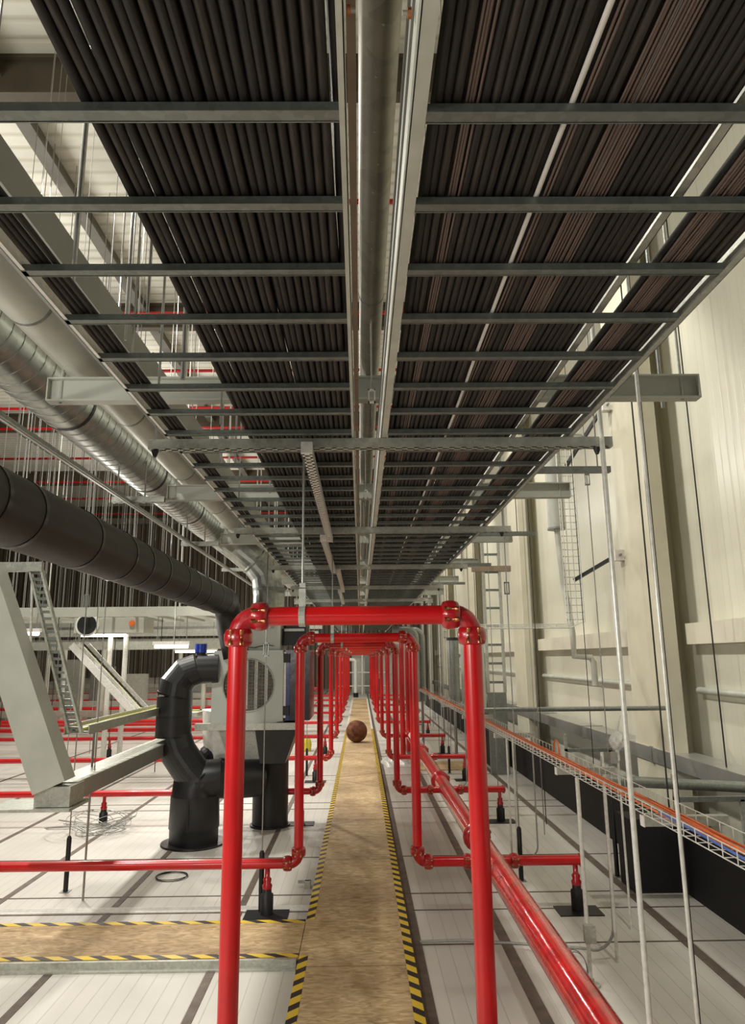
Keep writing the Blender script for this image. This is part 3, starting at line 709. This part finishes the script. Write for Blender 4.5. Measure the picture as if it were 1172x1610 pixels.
for i in range(72):
    y = random.uniform(10.5, 40); x = -random.uniform(.22, .46)*y - .6
    if x < -20: x = -20
    if y < 12 and x > -2.4: x = -3.1
    rod(x, y, random.choice((0, 0, 2.4)), ZR, .005+.0002*y, random.choice(('wire', 'pvc', 'wire', 'wireb')), 'thin vertical hanger rod in the crowded left bay under the roof', 'hanger rods in the left bay')
for i in range(10):
    y = random.uniform(5.5, 9); x = -random.uniform(.30, .52)*y
    rod(x, y, random.choice((3.3, 4.2, 2.9)), ZR, .004, random.choice(('wire', 'pvc')), 'thin rod hanging from the roof deck above the left ducts', 'roof rods above the left ducts')
for i, (x, y) in enumerate(((-.98, 2.2), (-1.02, 2.95), (-.93, 2.6), (-1.3, 4.3), (-.60, 2.9), (-.66, 3.6), (-.9, 4.4), (-.55, 4.2), (-.62, 1.9), (-.64, 2.4))):
    rod(x, y, 2.95 if x > -.8 else 3.2, ZR, .005 + .004*(i % 3 == 0), 'wire', 'rod hanging from the roof through the bright opening beside the left ladder', 'rods beside the left ladder')
for i, y in enumerate(IY):
    for x, s in ((-1.44, 'left'), (1.58, 'right')):
        rod(x, y+.03, ZI, ZR, .008, 'galvl', 'hanger rod holding the %s end of the %s cross beam' % (s, ORD[i]), 'cross beam hangers')
for i, y in enumerate(BY[:6]):
    rod(-.868, y, ZB, ZR, .006, 'wire', 'hanger rod at the left end of the %s support bar' % ORD[i], 'support bar hangers')
    if i: rod(1.03, y, ZB, ZR, .006, 'wire', 'hanger rod at the right end of the %s support bar' % ORD[i], 'support bar hangers')

# ------------------------------------------------------------------ wire basket on the right with legs and brackets
t = thing('wire_basket_tray', 'wire basket tray with orange cables running along the right side', 'cable tray', None, (1.32, 2, 1.265))
W = .072
mb = MB()
for (x, z) in ((-W, 0), (-.03, 0), (.03, 0), (W, 0), (-W, .05), (W, .05), ):
    mb.tube([(x, 0, z), (x, 18, z)], .0024, 5)
mb.build('long_wire', 'wirew', t)
k = 0; y = 0
while k < 100:
    MB().tube([(-W, y, .052), (-W, y, 0), (W, y, 0), (W, y, .052)], .0024, 5, smooth=False).build('cross_wire', 'wirew', t)
    y += .1 if k < 70 else .25; k += 1
for i in range(7):
    x = random.uniform(-.035, .035); ph = random.uniform(0, 6); z = .012+.006*(i % 3)
    pts = [(x+.012*math.sin(yy*.9+ph)+.006*math.sin(yy*2.3+ph), yy, z+.006*math.sin(yy*1.7+ph)) for yy in [q*.25 for q in range(0, 64 if i < 6 else 6)]]
    o = one('tray_cable', MB().tube([(p[0]+1.32, p[1]+2, p[2]+1.265) for p in pts], .005, 6), 'orange' if i < 6 else 'bluec',
        ('orange cable lying in the wire basket tray on the right') if i < 6 else ('dark blue cable lying in the wire basket tray on the right'), 'cable', 'orange cables in the wire basket' if i < 6 else 'blue cables in the wire basket')
one('cable_loop', MB().tube([(1.38, 5.1, 1.27)] + arc((1.38, 5.17, 1.30), .07, PI, 0, (0, 1, 0), (0, 0, 1), 8) + [(1.38, 5.24, 1.27)], .006, 6), 'orange', 'orange cable loop rising above the wire basket', 'cable')
def bracket(y, label, xr=1.62):
    t = thing('basket_bracket', label, 'bracket', 'basket brackets', (1.3, y, 1.215))
    MB().box(-.055, xr-1.3, -.02, .02, 0, .041).build('arm', 'galvl', t); MB().box(-.06, -.055, -.022, .022, -.002, .043).build('end_cap', 'bone', t)
    MB().tube([(-.02, 0, .04), (-.02, 0, .055)], .014, 8).build('stand', 'galvl', t)
    return t
for i, y in enumerate((3.3, 4.7, 6.8, 8.9, 11.0, 13.1)):
    bracket(y, 'short grey bracket arm under the wire basket, %s to the camera' % ORD[i])
def pole(x, y, z1, label, r=.012): return one('support_pole', MB().tube([(x, y, 0), (x, y, z1)], r, 10), 'wirew', label, 'pole', 'white support poles')
pole(1.38, 4.72, 1.19, 'white pole under the second nearest basket bracket, with a grey box low on it', .0135)
pole(1.66, 5.05, 1.3, 'white pole right of the box pole, ending in a bent conduit', .0115)
pole(1.36, 6.83, 1.2, 'white pole under the third nearest basket bracket, nearer the camera', .009)
pole(1.44, 6.95, 1.2, 'white pole under the third nearest basket bracket, just beside the other', .009)
t = thing('junction_box', 'small grey box low on the white pole at the lower right', 'box', None, (1.38, 4.72, .30))
MB().box(-.03, .03, -.06, -.013, -.045, .045).build('box_body', 'pvc', t); MB().box(-.034, .034, -.064, -.058, -.049, .049).build('lid', 'galvl', t)
t = thing('pole_foot', 'round metal foot plate under the white pole at the lower right', 'foot plate', None, (1.38, 4.72, 0))
MB().tube([(0, 0, 0), (0, 0, .012)], .055, 16).build('plate', 'galvl', t); MB().tube([(0, 0, .012), (0, 0, .04)], .022, 12).build('collar', 'galvl', t)
one('floor_conduit', MB().tube([(.40, 5.36, .025), (.7, 5.36, .03), (1.30, 5.2, .045), (1.5, 5.1, .06)] + arc((1.52, 5.08, .20), .14, -PI/2, 0, (1, 0, 0), (0, 0, 1), 8) + [(1.66, 5.06, .5), (1.655, 5.05, 1.28)], .010, 8), 'pvc', 'grey conduit across the floor right of the walkway, bending up', 'conduit')
for i, (x0, y, x1) in enumerate(((.95, 7.35, 1.72), (.95, 11.2, 1.6))):
    one('floor_conduit', MB().tube([(x0, y, .04), (x1-.1, y, .04)] + arc((x1-.1, y, .14), .10, -PI/2, 0, (1, 0, 0), (0, 0, 1), 6) + [(x1, y, 1.2)], .008, 8), 'pvc',
        ('thin conduit bending up behind the nearest capped red end', 'thin conduit bending up far behind the red main pipe')[i], 'conduit', 'floor conduits')
t = thing('wall_standoff', 'thick grey horizontal bar reaching from the basket to the right wall duct', 'bar', None, (1.9, 5.9, .98))
MB().tube([(.0, 0, 0), (2.1, 0, -.12)], .042, 12).build('bar', 'galvd', t)
one('wall_standoff', MB().tube([(1.55, 9.4, 1.28), (4.0, 9.4, 1.28)], .03, 12), 'galvd', 'dark bar reaching to the wall duct, beyond the nearer one', 'bar')
t = thing('bagged_valve', 'white plastic bag tied over a valve above the wire basket', 'bag', None, (1.96, 5.6, 1.31))
bm = bmesh.new(); bmesh.ops.create_icosphere(bm, subdivisions=3, radius=.055)
for v in bm.verts:
    v.co.z *= 1.25; v.co *= 1+.16*math.sin(v.co.x*130)*math.cos(v.co.z*90)
me = bpy.data.meshes.new('bag'); bm.to_mesh(me); bm.free(); me.materials.append(M['sheet']); o = bpy.data.objects.new('bag', me); COL.objects.link(o); o.parent = t
MB().tube([(0, 0, .05), (.015, 0, .10), (.045, 0, .19)], [.014, .012, .004], 8).build('tied_end', 'sheet', t)
MB().tube([(0, 0, -.06), (0, 0, -.14)], .016, 8).build('valve_neck', 'bone', t)
MB().box(-.05, -.01, -.02, .02, -.16, -.08).build('valve_block', 'pvc', t)
MB().box(.03, .09, -.02, .02, .0, .04).build('clamp', 'galvd', t)
MB().tube([(0, 0, -.14), (0, 0, -1.31)], .009, 8).build('stem_pole', 'wirew', t)
for i, (y, z) in enumerate(((7.6, .95), (11.5, 1.0))):
    t = thing('duct_stand', 'grey strut frame holding the wall duct, %s' % ('nearer one', 'farther one')[i], 'frame', 'duct stands', (3.9, y, 0))
    MB().box(-.7, .05, -.02, .02, .48, .53).build('cross_arm', 'galvd', t); MB().box(-.7, -.66, -.02, .02, -.0, .75).build('post', 'galvl', t)
    MB().box(-.02, .02, -.02, .02, -1, .5).build('post', 'galvl', t)

# vertical wire basket and steel duct near the wall
t = thing('vertical_wire_basket', 'tall wire basket tray dropping beside the right wall, turning left at the bottom', 'cable tray', None, (3.35, 11, 2.36))
mb = MB()
for (x, y) in ((-.12, 0), (-.04, 0), (.04, 0), (.12, 0), (-.12, -.1), (.12, -.1)):
    mb.tube([(x, y, .1), (x, y, 3.2)], .009, 5)
    mb.tube([(-2.05, y, .02+(.12-x)*.25), (-.1, y, .02+(.12-x)*.25)] + [(x, y, .12)], .006, 5)
mb.build('long_wire', 'wirew', t)
for k in range(28):
    MB().tube([(-.12, -.1, .15+k*.11), (-.12, 0, .15+k*.11), (.12, 0, .15+k*.11), (.12, -.1, .15+k*.11)], .008, 5, smooth=False).build('cross_wire', 'wire', t)
for k in range(16):
    MB().tube([(-.3-k*.11, -.1, .02), (-.3-k*.11, 0, .02), (-.3-k*.11, 0, .08), (-.3-k*.11, -.1, .08)], .008, 5, smooth=False).build('cross_wire', 'wirew', t)
for i, z in enumerate((3.41, 5.8)):
    t = thing('basket_wall_arm', 'dark arm with white end block holding the tall wire basket, %s' % ('lower one', 'upper one')[i], 'arm', 'basket wall arms', (3.4, 11, z))
    MB().bar((0, .05, (-.28, -.8)[i]), (.50, -.45, .03), .05, .05).build('arm', 'blkp', t)
    MB().box(.46, .60, -.56, -.42, -.05, .11).build('end_block', 'bone', t); MB().tube([(.53, -.62, .03), (.53, -.56, .03)], .018, 6).build('bolt', 'galvd', t)
t = thing('steel_drop_duct', 'short round grey duct with elbow beside the tall wire basket', 'duct', None, (3.22, 11.2, 4.15))
MB().tube([(0, 0, -.15), (0, 0, 1.15)], .135, 18).build('duct_body', 'pale', t)
MB().tube(arc((-.0+.16, 0, 1.15), .16, PI, PI/2, (1, 0, 0), (0, 0, 1), 6) + [(.5, 0, 1.31)], .135, 18).build('elbow', 'zinc', t)
MB().tube([(0, 0, -.18), (0, 0, -.15)], .15, 18).build('collar', 'galvd', t)
one('wall_downpipe', MB().tube([(3.22, 11.2, 4.0), (3.27, 11.2, 3.1), (3.36, 11.2, 2.3), (3.36, 11.2, 1.95), (3.62, 11.2, 1.93), (3.66, 11.2, 1.85), (3.66, 11.2, 1.5)], .05, 10), 'palep', 'pale downpipe below the short round duct near the right wall', 'pipe')
for i, (x, y) in enumerate(((2.36, 12.5), )):
    t = thing('steel_ladder', 'narrow vertical steel ladder frame right of the red loops', 'ladder', None, (x, y, 1.35))
    MB().box(-.17, -.12, -.03, .03, 0, 2.9).build('stile', 'galvl', t); MB().box(.12, .17, -.03, .03, 0, 2.9).build('stile', 'galvl', t)
    for k in range(9): MB().box(-.12, .12, -.015, .015, .15+k*.32, .19+k*.32).build('rung', 'galv', t)
    MB().box(-.35, .35, -.04, .04, 2.1, 2.2).build('cross_arm', 'brownbar', t)
    MB().box(-.16, .16, -.03, .03, -1.35, 0).build('base_leg', 'galvd', t)

# grey lagged vertical pipes on the right behind second frame
for i, (x, y, r, z0, z1) in enumerate(((1.95, 15.0, .12, .9, 2.3), (2.42, 15.4, .26, .9, 2.25), (1.22, 16.0, .10, 1.0, 2.4), (1.38, 16.2, .09, 1.0, 2.4))):
    t = thing('lagged_riser', ('slim dark grey lagged riser between the loops and the wall', 'broad grey-green lagged vessel hanging beside the slim riser', 'grey arched lagged pipe right behind the second loop', 'grey arched lagged pipe, the outer of the pair')[i], 'pipe', 'lagged risers', (x, y, z0))
    MB().tube([(0, 0, 0), (0, 0, z1-z0)], r, 16).build('lagging', 'galvd' if i != 1 else 'ahu', t)
    MB().tube([(0, 0, -z0), (0, 0, 0)], .03, 8).build('drop_pipe', 'wire', t)
    if i > 1: MB().tube(arc((-.15, 0, z1-z0), .15, 0, PI/2, (1, 0, 0), (0, 0, 1), 6) + [(-.5, 0, z1-z0+.15)], r, 14).build('elbow', 'galvd', t)
    else: MB().tube([(0, 0, z1-z0), (0, 0, z1-z0+.06)], r*1.1, 16).build('collar', 'blkp', t)

# crumpled sheet and loose boards right of the walkway
def crumple(name, x0, x1, y0, y1, h, mat, label, cat, nx=22, ny=22, seed=1):
    rnd = random.Random(seed); vs = []; fs = []
    ph = [rnd.uniform(0, 6) for _ in range(6)]
    for j in range(ny+1):
        for i in range(nx+1):
            u, v = i/nx, j/ny; e = math.sin(PI*u)*math.sin(PI*v)
            z = h*e**.5*(.45+.25*math.sin(9*u+ph[0]+4*v)+.2*math.sin(13*v+ph[1]-5*u)+.1*math.sin(23*u+ph[2]))+.004
            vs.append((x0+(x1-x0)*u+.05*math.sin(7*v+ph[3]), y0+(y1-y0)*v+.05*math.sin(8*u+ph[4]), max(.003, z)))
    fs = [(j*(nx+1)+i, j*(nx+1)+i+1, (j+1)*(nx+1)+i+1, (j+1)*(nx+1)+i) for j in range(ny) for i in range(nx)]
    mb = MB().add(vs, fs, True); return one(name, mb, mat, label, cat)
crumple('plastic_sheet', .42, .92, 13.4, 14.9, .16, 'sheet', 'crumpled clear white plastic sheet on the floor right of the walkway', 'plastic sheet')
one('loose_board', MB().box(1.05, 1.95, 13.0, 14.0, .0, .02), 'osb', 'loose chipboard offcut on the floor right of the red main pipe', 'board')
one('yellow_sack', MB().tube([(-1.2, 15.9, 0), (-1.2, 15.9, .12), (-1.21, 15.9, .24), (-1.2, 15.9, .3)], [.11, .13, .12, .05], 12), 'yellow', 'small yellow object standing between the left posts of the loops', 'marker')
one('pipe_bag', MB().tube([(1.05, 13.4, .39), (1.05, 14.8, .39)], .10, 12), 'foil', 'clear plastic sleeve wrapped over the far stretch of the red main', 'plastic wrap')

# wire coils
def coil(x, y, r, turns, mat, name, label, wild=0., zr=.01, rr=.0035, seed=3):
    rnd = random.Random(seed); pts = []
    for k in range(turns*20):
        a = 2*PI*k/20
        if k % 20 == 0: ox, oy, q, tz = [rnd.uniform(-1, 1)*wild*r for _ in range(2)] + [rnd.uniform(1-wild*.5, 1+wild*.3), rnd.uniform(0, 1)]
        pts.append((x+ox+r*q*math.cos(a), y+oy*.7+r*q*.95*math.sin(a), .006+zr*(.5+.5*math.sin(a+tz*6))+.02*tz*wild))
    return one(name, MB().tube(pts, rr, 5), mat, label, 'wire coil')
coil(-3.15, 8.75, .30, 14, 'wire', 'wire_coil', 'large tangled coil of grey wire on the floor by the left pedestal', wild=.75, zr=.16, rr=.004)
coil(-1.75, 6.98, .14, 3, 'wireb', 'wire_coil', 'small neat dark wire ring on the floor under the second red pipe', wild=.06, zr=.01, seed=5)
t = thing('hanging_wire_ring', 'thin wire ring hanging on the foot of the white pole at the lower right', 'wire coil', None, (1.27, 4.66, .12))
mb = MB(); mb.tube([(.075*math.cos(a), .02*math.sin(a), .095*math.sin(a)) for a in [k*2*PI/24 for k in range(25)]], .003, 5).tube([(.07*math.cos(a)+.01, .02*math.sin(a), .09*math.sin(a)-.008) for a in [k*2*PI/24 for k in range(25)]], .0025, 5)
mb.build('ring', 'wire', t)
one('floor_bracket', MB().box(-.50, -.45, 6.62, 6.72, 0, .05).box(-.56, -.45, 6.66, 6.69, .03, .05), 'galvl', 'small bright metal bracket on the floor at the left walkway edge', 'bracket')

# ------------------------------------------------------------------ left bay structures
t = thing('leaning_trunking', 'wide grey trunking leaning down at the left edge then running away', 'trunking', None, (-2.27, 5.5, 1.05))
MB().bar((-.68, -.02, 1.62), (0, .0, .0), .245, .20, up=(0, 1, 0)).build('drop_section', 'pale', t)
MB().box(-.12, .14, -.05, .22, -.14, .0).build('corner_box', 'galvl', t)
MB().box(-.10, .12, .1, 3.6, -.13, -.0).build('level_section', 'duct', t)
MB().box(-.11, .13, .1, 3.6, 0, .008).build('lid', 'galvl', t)
MB().box(-.45, .16, -.1, .3, -.165, -.145).build('foot_plate', 'galvl', t)
for k, y in enumerate((.8, 3.2)):
    MB().tube([(0, y, .005), (0, y, ZR-1.05)], .005, 6).build('hanger_rod', 'wire', t)
t = thing('cable_ladder_drop', 'slanting perforated cable ladder at left with a level run carrying yellow cable', 'cable ladder', None, (-2.33, 6.0, 1.36))
for s in (-.09, .09):
    MB().bar((-.44+s*.55, -.02, 1.36), (s*.55, -.02, .02), .018, .05, up=(0, 1, 0)).build('side_rail', 'galvl', t)
    MB().box(s*1.1-.004, s*1.1+.004, 0, 3.6, 0, .075).build('side_rail', 'galvl', t)
for k in range(24): MB().bar((-.475+.0183*k, -.02, 1.33-.0555*k), (-.385+.0183*k, -.02, 1.33-.0555*k), .022, .03, up=(0, 1, 0)).build('rung', 'galv', t)
MB().tube([(-.47, -.02, 1.38), (-.42, -.02, .6)], .012, 6).build('stay', 'wirew', t)
MB().box(-.75, -.38, -.05, .0, 1.34, 1.42).build('top_bracket', 'galvl', t)
for k in range(24): MB().box(-.1, .1, .05+k*.15, .08+k*.15, .01, .022).build('rung', 'galvd', t)
for k in range(2): MB().tube([(0, .4+3*k, 0), (0, .4+3*k, -1.36)], .010, 6).build('leg', 'wire', t)
for i, x in enumerate((-2.40, -2.375, -2.35, -2.325)):
    one('tray_cable', MB().tube([(x, 6.05, 1.395), (x+.01, 7, 1.40), (x, 8.2, 1.395), (x, 9.5, 1.395)], .010, 6), ('yellow', 'wireb', 'wirew', 'yellow')[i],
        ('yellow cable nearest the left rail of the low left tray', 'black cable in the low left tray', 'white cable in the low left tray', 'yellow cable right of the white one in the low left tray')[i], 'cable', 'cables in the low left tray')
# long ladder crossing at left, seen from below
t = thing('cross_cable_ladder', 'wide pale cable ladder crossing the left bay below the black duct', 'cable ladder', None, (-5, 12, 2.68))
MB().box(-7, 2.6, -.02, .02, 0, .16).build('side_rail', 'pale', t); MB().box(-7, 2.6, 1.9, 1.94, 0, .19).build('side_rail', 'pale', t)
for k in range(24): MB().box(-6.9+.4*k, -6.85+.4*k, 0, 1.9, .0, .04).build('rung', 'galvl', t)
for k in range(4): MB().tube([(-5.5+2.4*k, .9, .0), (-5.5+2.4*k, .9, 8.47)], .012, 6).build('hanger_rod', 'wirew', t)
# fan coil with circular grille + batten lights
t = thing('fan_unit', 'white fan unit with black round opening under the crossing ladder', 'fan unit', None, (-4.7, 12.3, 2.42))
MB().box(-.25, .95, .0, .6, 0, .26).build('casing', 'pale', t)
MB().tube([(-.02, -.03, .14), (-.02, .0, .14)], .20, 24).build('collar', 'bone', t); MB().tube([(-.02, -.045, .14), (-.02, -.02, .14)], .165, 24).build('opening', 'blkp', t)
MB().tube([(.75, -.03, .16), (.75, 0, .16)], .05, 10).build('orange_tag', 'orange', t)
for x in (-.2, .9): MB().tube([(x, .3, .26), (x, .3, 8.7)], .012, 6).build('hanger_rod', 'wire', t)
def batten(x, y, z, L, label, ang=0):
    t = thing('batten_light', label, 'light', 'batten lights', (x, y, z)); t.rotation_euler = (0, 0, ang)
    MB().box(-L/2, L/2, -.05, .05, 0, .06).build('housing', 'bone', t)
    MB().tube([(-L/2+.03, 0, -.025), (L/2-.03, 0, -.025)], .028, 10).build('tube_lamp', 'lamp', t)
    for s in (-.4, .4): MB().tube([(L*s, 0, .06), (L*s, 0, ZR-z)], .008, 6).build('hanger_rod', 'wire', t)
batten(-3.2, 12.1, 2.2, .62, 'glowing batten light hanging left of the black duct elbow')
batten(-2.75, 11.0, 3.0, .8, 'bright batten light just under the fat black duct')
batten(-4.9, 13.6, 2.45, .9, 'glowing batten light under the fan unit')
batten(-5.6, 11.7, 2.42, .7, 'glowing batten light beside the leaning cable ladder')
batten(-7.6, 18, 2.3, 1.2, 'small distant batten light at far left')
batten(-4.6, 20, 2.2, 1.2, 'small distant batten light behind the crossing ladder')
batten(-1.9, 22, 2.6, 1.2, 'small distant batten light behind the air handling unit')
# sloping tray bridge
t = thing('sloping_tray', 'silver cable tray sloping down to the right in the left bay', 'cable tray', None, (-4.95, 12.6, 2.22))
for y in (-.35, -.1, .35): MB().bar((0, y, 0), (1.15, y, -1.15), .03, .12).build('side_rail', 'bone', t)
for k in range(13): MB().bar((.085*k+.05, -.35, -.085*k-.06), (.085*k+.05, .35, -.085*k-.06), .05, .02).build('rung', 'galvl', t)
MB().bar((1.1, 0, -1.17), (2.2, 0, -1.17), .7, .06).build('level_end', 'galvl', t)
for x, z in ((.4, -.45), (2.0, -1.17)): MB().tube([(x, 0, z), (x, 0, -2.22)], .03, 8).build('leg', 'palep', t)
one('tray_cable', MB().tube([(-4.95, 12.65, 2.24), (-4.4, 12.65, 1.69), (-3.85, 12.65, 1.14), (-3.6, 12.65, 1.09), (-2.8, 12.65, 1.09)], .018, 6), 'yellow', 'yellow cable lying down the sloping silver tray', 'cable')
one('tray_cable', MB().tube([(-4.95, 12.8, 2.24), (-4.4, 12.8, 1.69), (-3.85, 12.8, 1.14), (-3.6, 12.8, 1.09), (-2.8, 12.8, 1.09)], .018, 6), 'wireb', 'black cable lying down the sloping silver tray', 'cable')
# background pipes & trays on the left
rnd = random.Random(11)
for i in range(14):
    y = 16.5 + i*1.6; z = .42 + .05*(i % 3)
    one('red_floor_pipe', MB().tube([(-14-.3*i, y, z), (-1.6-.05*i, y, z)], .05, 8), 'red', 'distant red pipe crossing the floor of the left bay', 'pipe', 'distant red floor pipes')
    if i % 2: one('pale_floor_beam', MB().box(-15, -2.6, y+.7, y+.85, .5+.03*i, .66+.03*i), 'galvl', 'distant pale steel rail crossing the left bay above the red pipes', 'beam', 'distant pale rails')
for i in range(9):
    y = 15 + i*3.1; z = 2.2 + .28*(i % 4) + .1*i
    t = thing('overhead_tray', 'distant overhead cable tray crossing the left bay', 'cable tray', 'distant overhead trays', (-8, y, z))
    MB().box(-8, 6.2, 0, .5, 0, .06).build('tray_base', 'galvl', t); MB().box(-8, 6.2, -.02, 0, -.03, .14).build('side_rail', 'galvl', t)
    for x in (-6, -2, 2, 5.8): MB().tube([(x, .25, .05), (x, .25, ZR-z)], .012, 6).build('hanger_rod', 'wire', t)
for i in range(12):
    x = -2.6 - i*1.05; y = 19+1.3*(i % 4)
    t = one('pale_riser', MB().tube([(x, y, 0), (x, y, 2.3)], .07, 10), 'palep', 'distant pale vertical pipe standing in the left bay', 'pipe', 'distant pale risers')
for i in range(8):
    x = -3.4 - i*1.5; y = 24+1.1*(i % 3)
    one('grey_cabinet', MB().box(x, x+.7, y, y+.5, 0, 1.5+.25*(i % 3)).box(x+.03, x+.67, y-.02, y, .1, 1.4+.25*(i % 3)), 'galvl' if i % 2 else 'galvd', 'distant grey plant cabinet in the left bay', 'cabinet', 'distant plant cabinets')
for i, x in enumerate((-4.85, -4.55)):
    one('banded_riser', MB().tube([(x, 13.86, 0), (x, 13.86, 2.68)], .05, 10), 'bone', ('white vertical pipe behind the slanting ladder, left of the pair', 'white vertical pipe behind the slanting ladder, right of the pair')[i], 'pipe', 'white riser pair')
# far end beyond the walkway
one('end_platform', MB().box(-2.4, 2.6, 40, 40.3, 2.7, 3.1), 'cream', 'pale horizontal beam across the far end above the walkway', 'beam')
t = thing('end_stand_pipe', 'white stand pipe with black foot at the far end of the walkway', 'pipe', None, (-.25, 37, 0))
MB().tube([(0, 0, .2), (0, 0, 1.75)], .09, 12).build('pipe_run', 'bone', t); MB().tube([(0, 0, 0), (0, 0, .22)], .13, 12).build('foot', 'blkp', t)
MB().tube([(0, 0, 1.75), (-.1, 0, 1.88), (-.7, 0, 1.9)], .09, 12).build('elbow', 'bone', t)
t = thing('end_railing', 'white guard rail across the far end of the walkway', 'railing', None, (0, 38.5, 0))
for z in (.5, 1.2): MB().tube([(-1.2, 0, z), (1.6, 0, z)], .035, 8).build('rail', 'bone', t)
for x in (.1, 1.2, -.9): MB().tube([(x, 0, 0), (x, 0, 2.3)], .045, 8).build('post', 'bone', t)
one('end_cabinet', MB().box(.45, 1.0, 35.6, 36.2, 0, .95).box(.47, .98, 35.58, 35.6, .05, .9), 'blkp', 'black cabinet at the right of the walkway far end', 'cabinet')
one('partition', MB().box(-.5, 2.6, 41, 41.2, 0, 2.7), 'palep', 'pale partition panel closing the far end of the walkway', 'panel')
one('duct_box', MB().box(.25, .95, 40.6, 40.9, 0, 2.5), 'galvd', 'dark grey duct panel in front of the far pale partition', 'panel')
